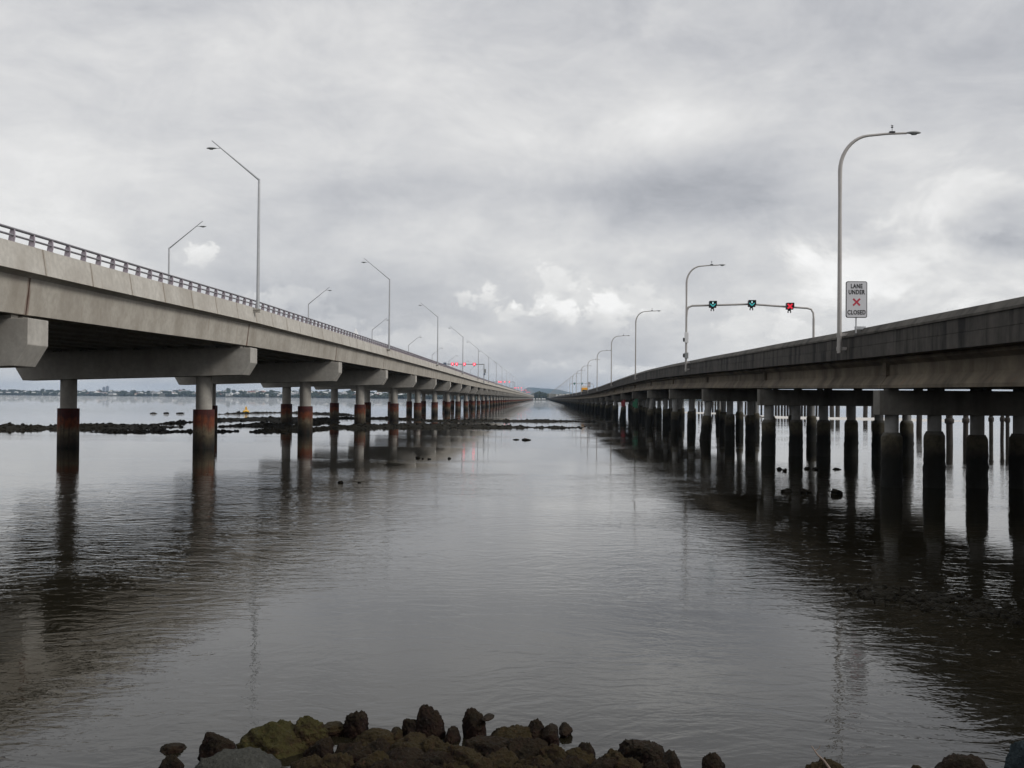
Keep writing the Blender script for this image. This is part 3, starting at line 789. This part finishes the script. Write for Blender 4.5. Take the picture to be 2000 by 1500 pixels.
for sx in (-1, 1):
    for sy in (-1, 1):
        mb = MB(); mb.tube([(sx*3.1, sy*3.1, 0), (sx*3.1, sy*3.1, 2.6)], .05, 6); mb.build('leg', M['galv'], o)
tag(o, 'white peaked marquee whose tip shows above the pale bridge handrail', 'marquee')

# ---------------------------------------------------------------- buoy
b0 = onwater(480.5, 806.5)
o = empty('buoy', b0); tag(o, 'yellow navigation buoy beside the dark oyster bar under the pale bridge', 'buoy')
mb = lathe([(.05, -.3), (.55, -.2), (.75, .1), (.75, .45), (.55, .6), (.3, .62)], 16); mb.build('float', M['buoy'], o)
mb = MB(); mb.tube([(.35, 0, .6), (.08, 0, 1.35)], .05, 6); mb.tube([(-.35, 0, .6), (-.08, 0, 1.35)], .05, 6); mb.tube([(0, .35, .6), (0, .08, 1.35)], .05, 6); mb.box(-.22, .22, -.06, .06, .75, 1.3); mb.build('frame', M['buoy'], o)
mb = lathe([(.05, 1.3), (.13, 1.36), (.13, 1.5), (.04, 1.62)], 10); mb.build('lantern', M['buoy'], o)

# ---------------------------------------------------------------- rocks
def rock(loc, sx, sy, sz, seed, mat, label, sub=4, lump=.30, block=1.0, group='rocks in the water at the foreground'):
    bm = bmesh.new(); bmesh.ops.create_icosphere(bm, subdivisions=sub, radius=1)
    sd = Vector((seed*7.13, seed*3.7, seed*1.9))
    rr = random.Random(seed*13+5); cuts = []
    for _ in range(7):
        n_ = Vector((rr.gauss(0, 1), rr.gauss(0, 1), rr.gauss(0, .8))).normalized(); cuts.append((n_, rr.uniform(.62, .9)))
    for v in bm.verts:
        d = v.co.normalized()
        if block != 1.0:
            d = Vector([math.copysign(abs(c)**block, c) for c in d]); 
        n1 = mnoise.fractal(d*1.1+sd, 1.0, 2.0, 3)
        n2 = mnoise.fractal(d*3.4+sd*2, .9, 2.1, 4)
        vo = mnoise.voronoi(d*3.0+sd)[0][0]
        k = 1+lump*n1+.075*n2-.13*(vo-.35)
        if sub >= 5: k += .035*mnoise.fractal(d*13+sd, .8, 2.1, 3)
        if sub >= 4: k += .05*mnoise.fractal(d*8+sd*3, .9, 2.1, 3)
        v.co = Vector((d.x*k, d.y*k, d.z*k))
        for n_, o_ in cuts:
            e_ = v.co.dot(n_)-o_
            if e_ > 0: v.co -= n_*(e_*.8)
        if sub >= 4: v.co += d*(.05*mnoise.fractal(d*9+sd*5, .8, 2.1, 4)+.025*mnoise.fractal(d*22+sd, .8, 2.1, 2))
    mx = max(abs(v.co.x) for v in bm.verts); my = max(abs(v.co.y) for v in bm.verts); mz = max(v.co.z for v in bm.verts)
    for v in bm.verts: v.co = Vector((v.co.x*sx/mx, v.co.y*sy/my, v.co.z*sz/mz))
    me = bpy.data.meshes.new('rock'); bm.to_mesh(me); bm.free(); me.materials.append(mat)
    me.polygons.foreach_set('use_smooth', [True]*len(me.polygons))
    o = link('rock', me, None, loc); o.rotation_euler = (0, 0, seed*2.3 % .5-.25)
    return tag(o, label, 'rock', group)
def prock(cx, top, wpx, Zd, mat, label, seed, sub=4, deep=.3, lump=.26, block=1.0, dy=1.0):
    pt = at(cx, top, Zd); base = -deep
    sz = (pt.z-base)/2; sx = wpx*Zd/F/2
    return rock((pt.x, Zd, base+sz), sx*1.02, max(sx*.9, .18)*dy, sz*1.04, seed, mat, label, sub, lump, block)
RK = 'rocks in the water at the foreground'
prock(338, 1452, 54, 12.08, M['rock_dark'], 'small flat dark rock awash farthest left of the foreground heap', 1, 4, .08)
prock(428, 1433, 92, 11.7, M['rock_dark'], 'dark lumpy rock just left of the big mossy boulder', 2, 5, .3)
prock(334, 1474, 62, 11.2, M['rock_dark'], 'low dark rock at the left end above the grey slab', 3, 4, .3)
prock(462, 1474, 235, 11.35, M['rock_grey'], 'smooth grey slab rock at the bottom left of the heap', 4, 5, .5, .12)
prock(550, 1408, 192, 12.3, M['rock_moss'], 'biggest boulder, rounded and covered in green moss', 5, 5, .6, .16)
prock(600, 1400, 86, 12.3, M['rock_moss'], 'mossy knob of rock rising behind the big green boulder', 6, 5, .2, .14)
prock(626, 1442, 66, 11.9, M['rock_dark'], 'dark shaded rock at the right foot of the green boulder', 7, 5, .4)
prock(652, 1411, 58, 12.75, M['rock_brown'], 'flat rock in open water between green boulder and upright stump rock', 8, 4, .06, .2)
prock(652, 1442, 9, 12.6, M['rock_brown'], 'tiny pebble rock poking from the water by the flat rock', 9, 3, .02)
prock(697, 1389, 46, 12.75, M['rock_dark'], 'upright stump shaped rock with oyster crust', 10, 5, .3, .10, .62)
prock(735, 1426, 120, 12.5, M['rock_brown'], 'broad brown rock under the upright stump rock', 11, 5, .3, .2)
prock(838, 1379, 66, 12.7, M['rock_dark'], 'tallest pointed rock in the middle of the heap', 12, 5, .4, .16, .8)
prock(806, 1404, 52, 12.65, M['rock_dark'], 'shoulder rock leaning on the left of the tallest rock', 13, 5, .3)
prock(777, 1420, 40, 12.6, M['rock_brown'], 'small pale brown rock left of the shoulder rock', 14, 4, .2)
prock(885, 1418, 28, 12.6, M['rock_dark'], 'little dark tooth of rock right of the tallest rock', 15, 4, .2, .2)
prock(926, 1384, 50, 12.75, M['rock_dark'], 'upright blunt rock right of centre with a side nub', 16, 5, .3, .15, .7)
prock(954, 1404, 24, 12.7, M['rock_dark'], 'nub of rock sticking out beside the upright blunt rock', 17, 4, -.25, .2)
prock(1000, 1420, 120, 12.55, M['rock_brown'], 'wide rock sloping up right of the upright blunt rock', 18, 5, .3, .2)
prock(1046, 1404, 54, 12.6, M['rock_dark'], 'rough knob rock on the crest right of centre', 19, 5, .2)
prock(1076, 1416, 44, 12.5, M['rock_dark'], 'rounded rock hanging at the right edge of the crest', 20, 4, .1)
prock(1104, 1411, 30, 12.86, M['rock_dark'], 'single small rock standing clear in the water right of the crest', 21, 4, .04)
prock(1145, 1450, 40, 12.1, M['rock_dark'], 'small rounded rock in the dip between crest and blocky rock', 22, 4, .2)
prock(1120, 1459, 110, 12.0, M['rock_brown'], 'low rock ridge running right below the crest', 23, 5, .3)
prock(1198, 1466, 76, 11.85, M['rock_brown'], 'brownish rock joined to the left of the blocky rock', 24, 5, .3)
prock(1266, 1450, 112, 12.05, M['rock_dark'], 'flat topped blocky rock at the right end of the heap', 25, 5, .4, .14, .6)
prock(1310, 1468, 48, 11.7, M['rock_dark'], 'dark rock tucked under the right corner of the blocky rock', 26, 4, .3)
prock(1390, 1472, 52, 11.6, M['rock_dark'], 'lone dark rock in the water right of the heap', 27, 5, .2, .2)
prock(1612, 1486, 105, 11.3, M['rock_brown'], 'reddish brown rock holding the bare stick', 28, 5, .3, .15)
prock(1872, 1476, 170, 11.3, M['rock_dark'], 'broad dark boulder at the bottom right corner', 29, 5, .4, .14)
prock(2010, 1442, 110, 10.6, M['rock_blue'], 'bluish boulder cut off by the right edge', 30, 5, .6, .12)
prock(1800, 1496, 60, 11.2, M['rock_brown'], 'small brown rock left of the broad corner boulder', 31, 4, .3, .2)
fill = [(690, 1452, 80), (742, 1446, 70), (800, 1438, 90), (862, 1442, 84), (905, 1456, 70), (960, 1440, 90), (1030, 1445, 80), (1080, 1452, 60), (655, 1470, 70), (720, 1468, 86), (790, 1466, 92), (850, 1470, 80), (915, 1476, 90), (985, 1468, 86), (1050, 1474, 80), (1110, 1480, 78), (1170, 1484, 76), (1230, 1486, 70), (600, 1478, 60), (670, 1490, 70), (750, 1488, 80), (830, 1490, 80), (890, 1492, 70), (950, 1494, 80), (1020, 1492, 80), (1080, 1494, 70), (1280, 1484, 60)]
for i, (cx, top, wd) in enumerate(fill):
    mt = [M['rock_dark'], M['rock_brown'], M['rock_dark'], M['rock_brown'], M['rock_brown']][(i*7) % 5]
    Zd = 12.15-(top-1440)*.022
    prock(cx, top, wd*1.45, Zd, mt, 'one of the weedy rocks packed together low in the middle of the heap', 40+i, 5, .45, .24)
# loose rocks further out
for i, (px, py, wpx, hpx, lab) in enumerate([(816, 895, 11, 5, 'leftmost of the four little rocks in mid water'), (826, 896.5, 6, 3, 'second of the four little rocks in mid water'), (839, 897, 8, 3, 'third of the four little rocks in mid water'), (878, 896, 8, 6, 'pointed rightmost of the four little rocks in mid water'),
        (666, 943, 15, 5, 'larger low rock awash before the pale bridge'), (702, 943, 8, 2.5, 'smaller low rock awash before the pale bridge'),
        (1522, 917, 12, 7, 'dark rock at the left foot of the second pile row'), (1533, 920, 12, 9, 'rounded dark rock between the first two piles'), (1577, 916, 13, 5, 'flat rock between the second and third piles'), (1592, 917, 14, 5, 'small flat rock touching the third pile'), (1634, 917, 16, 4, 'thin flat rock between third and fourth piles'),
        (1537, 960, 26, 7, 'low rock left in the shaded water before the pile row'), (1572, 962, 26, 9, 'middle rock in the shaded water before the pile row'), (1632, 965, 26, 15, 'larger rock in the shaded water before the pile row'),
        (1008, 859, 14, 2.5, 'low dark rock in mid channel'), (1028, 859.5, 20, 4, 'longer low dark rock in mid channel'),
        (300, 808, 14, 3, 'distant rock awash between the columns'), (325, 808, 16, 3.5, 'distant flatter rock awash between the columns'), (352, 808, 18, 3, 'distant wide rock awash near the right column')]):
    q = onwater(px, py); k = q.y/F
    rock((q.x, q.y, hpx*k*.15), wpx*k/2, wpx*k/2*1.2, min(hpx, wpx*.4)*k*.8, 90+i, M['bar'], lab, 4, .75, 1.0, 'loose rocks out in the water')
# stick
s0 = at(1622, 1503, 11.1); s1 = at(1585, 1457, 11.25)
o = empty('stick', s0)
mb = MB(); v = s1-s0
mb.tube([(0, 0, 0), v*.35+Vector((.0, 0, .008)), v*.62+Vector((-.012, 0, 0)), v], [.014, .011, .009, .005], 8); mb.build('stem', simple('bare_wood', (.22, .17, .14), .8), o)
mb = MB(); mb.tube([v*.8, v*.8+Vector((.035, .0, .02)), v*.8+Vector((.05, 0, .055))], [.005, .004, .003], 6); mb.build('twig', bpy.data.materials['bare_wood'], o)
tag(o, 'bare weathered stick leaning out of the reddish rock', 'stick')

# ---------------------------------------------------------------- oyster bars and banks
_b = bmesh.new(); bmesh.ops.create_icosphere(_b, subdivisions=2, radius=1)
ICO = [tuple(v.co) for v in _b.verts]; ICOF = [tuple(v.index for v in f.verts) for f in _b.faces]; _b.free()
def bar(name, pts, hw, hgt, seed, label, step=.35, mat=None, dome=.66, rough=1.0, stones=620, srad=.27):
    P_ = [onwater(*q) for q in pts]
    seg = [(P_[i+1]-P_[i]).length for i in range(len(P_)-1)]; tot = sum(seg)
    step = max(step, tot/420); nl = int(tot/step)+1; nc = int(max(10, min(46, 2*hw*1.6/step)))
    def along(s):
        d = s*tot
        for i, l_ in enumerate(seg):
            if d <= l_ or i == len(seg)-1: return P_[i].lerp(P_[i+1], min(1, d/l_))
            d -= l_
    mb = MB(); vs = []; fs = []
    for i in range(nl+1):
        s = i/nl; c_ = along(s); e = min(1, s*9, (1-s)*9)**.6
        for j in range(nc+1):
            q = (j/nc-.5)*2*1.6
            x = c_.x; yy = c_.y+q*hw
            nn = mnoise.fractal(Vector((x*.12+seed, yy*.09, 0)), .9, 2.1, 4)
            fine = mnoise.fractal(Vector((x*.9+seed, yy*.7, 3)), .8, 2.2, 4)
            prof = 1-abs(q)**1.6
            zz = hgt*(dome*prof*e+.6*nn*rough+.55*fine*rough+.22*rough*mnoise.noise(Vector((x*2.6, yy*2.2, seed)))-.25*(1-e)-.12)
            zz = max(-.25, min(zz, hgt*1.5))
            vs.append((x+.3*step*fine, yy, zz))
    for i in range(nl):
        for j in range(nc):
            a = i*(nc+1)+j; fs.append((a, a+nc+1, a+nc+2, a+1))
    mb.add(vs, fs, True)
    if stones:
        rs = random.Random(seed)
        for _ in range(stones):
            i = rs.randrange(nl+1); j = min(nc, max(0, int(rs.gauss(.5, .23)*nc))); b0 = vs[i*(nc+1)+j]
            if b0[2] < -.12: continue
            r_ = rs.uniform(.35, 1.0)**2*srad; ph = rs.uniform(0, 6.28)
            fl = rs.uniform(.45, .8)
            mb.add([(b0[0]+rs.uniform(-.2, .2)*srad+(x_*math.cos(ph)-y_*math.sin(ph)*.75)*r_*rs.uniform(.8, 1.25), b0[1]+(x_*math.sin(ph)+y_*math.cos(ph)*.75)*r_*rs.uniform(.8, 1.25), max(b0[2], -.02)+z_*r_*fl*rs.uniform(.75, 1.2)) for x_, y_, z_ in ICO], ICOF, False)
    o = mb.build(name, mat or M['bar'])
    bm = bmesh.new(); bm.from_mesh(o.data); bmesh.ops.recalc_face_normals(bm, faces=bm.faces)
    bm.to_mesh(o.data); bm.free()
    return tag(o, label, kind='stuff')
bar('oyster_bar', [(-70, 838), (60, 837), (150, 836), (240, 834), (300, 835), (338, 836)], 4.6, .42, 1, 'long dark oyster bar across the left columns')
bar('oyster_bar', [(290, 829), (340, 827), (400, 823), (470, 819), (560, 816)], 4.6, .36, 2, 'dark oyster bar rising to the right between the columns')
bar('oyster_bar', [(195, 843), (260, 844), (330, 843), (420, 843), (456, 843)], 2.0, .24, 3, 'thin low oyster bar in front of the left bar')
bar('oyster_bar', [(436, 809), (500, 807), (560, 806), (640, 809), (690, 812)], 5, .40, 4, 'oyster bar beside the yellow buoy')
bar('oyster_bar', [(400, 824), (450, 820), (540, 819), (600, 824), (640, 828)], 12, .5, 5, 'widest dark oyster bar between the second and third columns')
bar('oyster_bar', [(420, 834), (500, 831), (560, 834), (616, 838)], 6, .38, 6, 'dark oyster bar in front of the widest bar')
bar('oyster_bar', [(495, 843), (560, 841), (600, 841), (645, 837)], 3, .28, 7, 'low ragged oyster bar nearest the third column')
bar('oyster_bar', [(590, 820), (680, 817), (760, 818), (850, 822), (980, 823), (1060, 823), (1110, 823), (1200, 824.5)], 3.4, .40, 8, 'upper long oyster bar reaching into the channel')
bar('oyster_bar', [(610, 836), (720, 835), (800, 833), (880, 834), (960, 835), (1060, 835), (1100, 835), (1168, 834.5)], 3.4, .42, 9, 'lower long oyster bar reaching into the channel')
bar('oyster_bar', [(1665, 1160), (1740, 1165), (1820, 1175), (1900, 1188), (2030, 1203)], .85, .08, 10, 'rubble of oyster rock in the dark reflection', .05, None, -.1, .9, 330, .15)
bar('sandbank', [(1280, 804.5), (1390, 807), (1480, 814), (1560, 816), (1650, 817.5), (1730, 819), (1800, 820.5), (1895, 821)], 22, .34, 11, 'pale sandbank beyond the dark bridge piles', .8, M['sand'], .75, .5, 0)

# bank the camera stands on
def gz(x, y):
    edge = 10.9-max(0, abs(x)-14)*.45
    d = edge-y
    return max(-.8, min(2.2, d*.27-.05)) + .10*mnoise.fractal(Vector((x*.5, y*.5, 0)), 1, 2, 4)
mb = MB(); xs = [-110+i*2.0 for i in range(111)]; ysb = [-110+i*4 for i in range(22)]+[-22+i*1.2 for i in range(32)]
vs = [(x, y, gz(x, y)) for y in ysb for x in xs]; nx = len(xs)
mb.add(vs, [(j*nx+i, j*nx+i+1, (j+1)*nx+i+1, (j+1)*nx+i) for j in range(len(ysb)-1) for i in range(nx-1)], True)
tag(mb.build('ground', M['mud']), 'muddy bank at the near shore', kind='structure')

# ---------------------------------------------------------------- old timber piles beyond the right bridge
pv = []
for q in range(4):
    pv.append(lathe([(.30+.04*mnoise.noise((q, z, 0)), z) for z in (-1, 0, 1, 2, 3.0)], 10).mesh('timber_pile', M['timber']))
def tpile(px, Y, wd, lab, hgt=1.0):
    X = at(px, 800, Y).x
    o = link('timber_pile', pv[random.randrange(4)], None, (X, Y, 0)); o.scale = (wd, wd, hgt); o.rotation_euler = (random.uniform(-.02, .02), random.uniform(-.02, .02), random.uniform(0, 6))
    return tag(o, lab, 'pile', 'old timber piles beyond the dark bridge')
for px, Y, wd, lab in ((1767, 150, .95, 'timber pile stump first right of the near dark pier'), (1795, 145, 1.2, 'thicker timber pile stump second right of the near dark pier'), (1855, 101, .98, 'stoutest timber pile between second and third near piles'), (1886, 104, .8, 'timber pile behind the left side of the third near pile'), (1936, 112, .65, 'slim timber pile right of the third near pile'), (1957, 114, .6, 'slim timber pile second right of the third near pile'), (1968, 109, .6, 'slim timber pile closest to the fourth near pile')):
    o = tpile(px, Y, wd, lab, 1.1)
    if px > 1850:
        c = link('pile_cap', lathe([(.36, 1.75), (.42, 1.85), (.42, 2.1), (.32, 2.2)], 10).mesh('pile_cap', M['timber']), o); c.location = (0, 0, 0)
x = 1516
while x < 1606:
    tpile(x+random.uniform(-.8, .8), 292+random.uniform(-4, 8), 1.0, 'one of the close set timber piles seen in the gaps between the dark piles', 1.0); x += 5.6
for x in (1625, 1636, 1657, 1690, 1706): tpile(x, 255, 1.7, 'wide far timber pile seen right of the close set piles', 1.1)
for x in (1365, 1371, 1378, 1392, 1397, 1403, 1409, 1442, 1449, 1456, 1480, 1487, 1494): tpile(x, 335, .95, 'one of the farthest timber piles seen in the gaps left of the close set piles', 1.15)

# ---------------------------------------------------------------- far shore
SHORE = [(-500, 5600), (-100, 5300), (50, 5100), (300, 4700), (450, 4300), (650, 3700), (850, 3200), (1000, 2880), (1046, 2790), (1075, 2790), (1150, 2840), (1300, 3000), (1500, 3300), (2000, 4200), (2600, 5200)]
def shore_pt(px):
    for (a, za), (b_, zb_) in zip(SHORE, SHORE[1:]):
        if px <= b_: return za+(zb_-za)*(px-a)/(b_-a)
    return SHORE[-1][1]
def ground_h(px, back): # metres above the water, 'back' metres behind the shoreline
    rise = 21 if px < 650 else (21-(px-650)*.055 if px < 950 else 4)
    if px > 1075: rise = 4
    n_ = mnoise.fractal(Vector((px*.012, back*.003, 5)), 1, 2, 3)
    return max(0, min(1, back/700))**.8*rise*(1+.35*n_)+(.8 if back > 0 else -1)
mb = MB(); pxs = list(range(-500, 2601, 20)); backs = [-15, 0, 60, 200, 450, 800, 1500]
vs = []
for px in pxs:
    for bk in backs:
        Zs = shore_pt(px)+bk; vs.append((at(px, 778, Zs).x, Zs, ground_h(px, bk)))
nb = len(backs)
mb.add(vs, [(i*nb+j, (i+1)*nb+j, (i+1)*nb+j+1, i*nb+j+1) for i in range(len(pxs)-1) for j in range(nb-1)], True)
tag(mb.build('shore_land', M['shoreland']), 'low far shore across the bay', kind='structure')
# tree cover: clumped crowns made of leaf cards
def crowns(name, lst, mat, label):
    mb = MB()
    for X, Y, Z0, r, h_ in lst:
        vs = []; n = 46 if r < 12 else 70
        for _ in range(n):
            a = random.uniform(0, 2*math.pi); s = random.uniform(-1, 1); rr = (1-s*s)**.5*random.uniform(.55, 1.05)
            c = Vector((X+r*rr*math.cos(a), Y+r*rr*math.sin(a), Z0+h_*.55+h_*.47*s))
            l_ = r*random.uniform(.22, .5)
            u = Vector((random.gauss(0, 1), random.gauss(0, 1), random.gauss(0, 1))).normalized(); w_ = u.orthogonal().normalized()
            mb.add([c+u*l_, c+w_*l_*.8, c-u*l_, c-w_*l_*.8], [(0, 1, 2, 3)])
        mb.add([(X-r*.6, Y, Z0-1), (X+r*.6, Y, Z0-1), (X+r*.5, Y, Z0+h_*.55), (X-r*.5, Y, Z0+h_*.55)], [(0, 1, 2, 3)])
    return tag(mb.build(name, mat), label, kind='stuff')
lst = []
for i in range(1250):
    px = random.uniform(-120, 960); bk = random.choice([18, 40, 110, 260, 430, 650])*random.uniform(.7, 1.3)
    cl = mnoise.noise(Vector((px*.03, bk*.004, 1)))
    if cl < -.25: continue
    Z_ = shore_pt(px)+bk; hh = random.uniform(5, 10)+4*max(0, cl)
    if random.random() < .025: hh = random.uniform(15, 20)
    lst.append((at(px, 778, Z_).x, Z_, ground_h(px, bk), random.uniform(5, 12), hh))
crowns('shore_trees', lst, M['leaf'], 'grey green trees covering the far left shore')
lst = []
for i in range(130):
    px = random.uniform(1035, 1074); bk = random.uniform(60, 300); Z_ = shore_pt(px)+bk
    top = 12+7*math.sin(max(0, min(1, (px-1036)/36))*math.pi)
    lst.append((at(px, 778, Z_).x, Z_, 2, random.uniform(4, 7), random.uniform(.75, 1.05)*top))
crowns('shore_wood', lst, M['leaf'], 'dark wood at the far end of the channel')
lst = []
for i in range(150):
    px = random.uniform(1066, 1112); bk = random.uniform(40, 260); Z_ = shore_pt(px)+bk
    lst.append((at(px, 778, Z_).x, Z_, 2, random.uniform(4, 8), random.uniform(8, 14)))
for i in range(160):
    px = random.uniform(1110, 1420); bk = random.uniform(40, 400); Z_ = shore_pt(px)+bk
    lst.append((at(px, 778, Z_).x, Z_, 2, random.uniform(5, 9), random.uniform(6, 12)))
crowns('shore_scrub', lst, M['leaf_dry'], 'dry pale scrub at the far end right of the channel')
# houses
def house_mesh(wm, rm, kind):
    mb = MB(); w_, d_, h_ = (7, 5, 4.5) if kind == 0 else (10, 6, 3.2)
    mb.box(-w_, w_, -d_, d_, -3, h_)
    mb.m = 1; e = .7; r = 3.0
    mb.add([(-w_-e, -d_-e, h_), (w_+e, -d_-e, h_), (w_+e, d_+e, h_), (-w_-e, d_+e, h_), (-w_*.6, 0, h_+r), (w_*.6, 0, h_+r)], [(0, 1, 5, 4), (2, 3, 4, 5), (1, 2, 5), (3, 0, 4)])
    mb.m = 2
    for x in (-w_*.6, -w_*.1, w_*.45): mb.box(x, x+1.8, -d_-.05, -d_+.1, 1.0, 2.6)
    return mb.mesh('house', [wm, rm, M['glass']])
HM = [(house_mesh(M['wall_white'], M['roof_white'], 0), 'one of the white walled pale roofed houses on the far left shore'),
      (house_mesh(M['wall_cream'], M['roof_red'], 1), 'one of the cream houses with red roofs on the far left shore'),
      (house_mesh(M['wall_white'], M['roof_grey'], 1), 'one of the long white houses with grey roofs on the far left shore')]
for i in range(190):
    px = random.uniform(-60, 930); bk = random.choice([60, 90, 150, 240, 380, 560])*random.uniform(.8, 1.2)
    Z_ = shore_pt(px)+bk; me, lab = HM[random.choice([0, 0, 1, 2, 2])]
    o = link('house', me, None, (at(px, 778, Z_).x, Z_, ground_h(px, bk)+random.uniform(2.0, 6.5))); o.rotation_euler = (0, 0, random.uniform(-.6, .6))
    o.scale = (random.uniform(.8, 1.5),)*2+(random.uniform(.8, 1.15),)
    tag(o, lab, 'house', 'houses on the far left shore')
o = link('house', house_mesh(M['wall_white'], M['roof_white'], 0), None, (at(189, 768, 5000).x, 5000, 9)); o.scale = (1.6, 1, 1.5); tag(o, 'largest bright white building on the far left shore', 'house')
for px, wd in ((1043, 1.0), (1049, 1.0), (1054, 1.1), (1060, 1.2), (1064, .8)):
    o = link('house', HM[0][0], None, (at(px, 777, 2812).x, 2812+wd*6, 2.2)); o.scale = (.36*wd, .7, .34); tag(o, 'one of the small white sheds at the far end of the channel', 'shed', 'white sheds at the channel end')
for px, wd in ((1090, 1), (1099, 1), (1116, .9)):
    o = link('house', HM[1][0], None, (at(px, 770, 2880).x, 2880, 8.0)); o.scale = (.7*wd, .7, .9); tag(o, 'one of the pale houses above the far end of the dark bridge', 'house', 'houses at the far end of the dark bridge')
for px, h_, wd, lab in ((203, 62, 16, 'faint shorter tower block above the far left shore'), (210, 70, 18, 'faint taller tower block above the far left shore')):
    X = at(px, 760, 8200).x; o = empty('tower_block', (X, 8200, 0))
    mb = MB(); mb.box(-wd/2, wd/2, -9, 9, 0, h_); mb.build('wall', M['tower'], o)
    mb = MB(); mb.box(-wd/4, wd/4, -4, 4, h_+.01, h_+6); mb.build('roof', M['tower'], o)
    tag(o, lab, 'tower')
# hills
def hill(pts, Y, dep, label):
    mb = MB(); vs = []; n = len(pts)
    rows = [(-1, -.02), (-.6, .35), (-.3, .75), (0, 1), (.5, .6), (1, 0)]
    for a, k in rows:
        for px, py in pts:
            tp = at(px, py, Y); zt = tp.z
            vs.append((tp.x, Y+a*dep+120*mnoise.noise(Vector((px*.05, a*3, 2))), max(-5, zt*k*(1+.10*mnoise.noise(Vector((px*.2, a*9, 7)))*(1 if k < 1 else .3)))))
    mb.add(vs, [(j*n+i, j*n+i+1, (j+1)*n+i+1, (j+1)*n+i) for j in range(len(rows)-1) for i in range(n-1)], True)
    return tag(mb.build('hills', M['hillside']), label, kind='structure')
hp = [(1000, 778), (1012, 773), (1020, 765), (1026, 759), (1032, 756.3), (1042, 757), (1056, 758.3), (1070, 759), (1082, 760), (1092, 761), (1100, 763), (1110, 765), (1125, 768), (1140, 770.5), (1170, 774), (1220, 777)]
hp2 = []
for (a, ya), (b_, yb) in zip(hp, hp[1:]):
    for i in range(6): hp2.append((a+(b_-a)*i/6, ya+(yb-ya)*i/6+mnoise.noise(Vector((a+(b_-a)*i/6, 0, 0)))*.25))
hill(hp2+[hp[-1]], 12500, 1100, 'low blue forested hill behind the far shore')

# ---------------------------------------------------------------- haze
mh = bpy.data.materials.new('haze_air'); mh.use_nodes = True; tt = mh.node_tree; tt.nodes.clear()
pv_ = tt.nodes.new('ShaderNodeVolumePrincipled'); pv_.inputs['Color'].default_value = (.56, .75, 1, 1); pv_.inputs['Density'].default_value = .55e-4; pv_.inputs['Anisotropy'].default_value = .2
ou = tt.nodes.new('ShaderNodeOutputMaterial'); tt.links.new(pv_.outputs[0], ou.inputs['Volume'])
mb = MB(); mb.box(-14500, 14500, -130, 14500, -2.0, 150)
HAZE = True
if HAZE: tag(mb.build('haze', mh), 'thin grey sea haze', kind='stuff')

# ---------------------------------------------------------------- render settings
SC.view_settings.view_transform = 'Standard'; SC.view_settings.look = 'None'; SC.view_settings.exposure = 0; SC.view_settings.gamma = 1
SC.render.engine = 'CYCLES'
SC.cycles.use_denoising = True
SC.cycles.max_bounces = 7; SC.cycles.diffuse_bounces = 4; SC.cycles.glossy_bounces = 4; SC.cycles.volume_bounces = 2; SC.cycles.transmission_bounces = 2
SC.cycles.caustics_reflective = False; SC.cycles.caustics_refractive = False
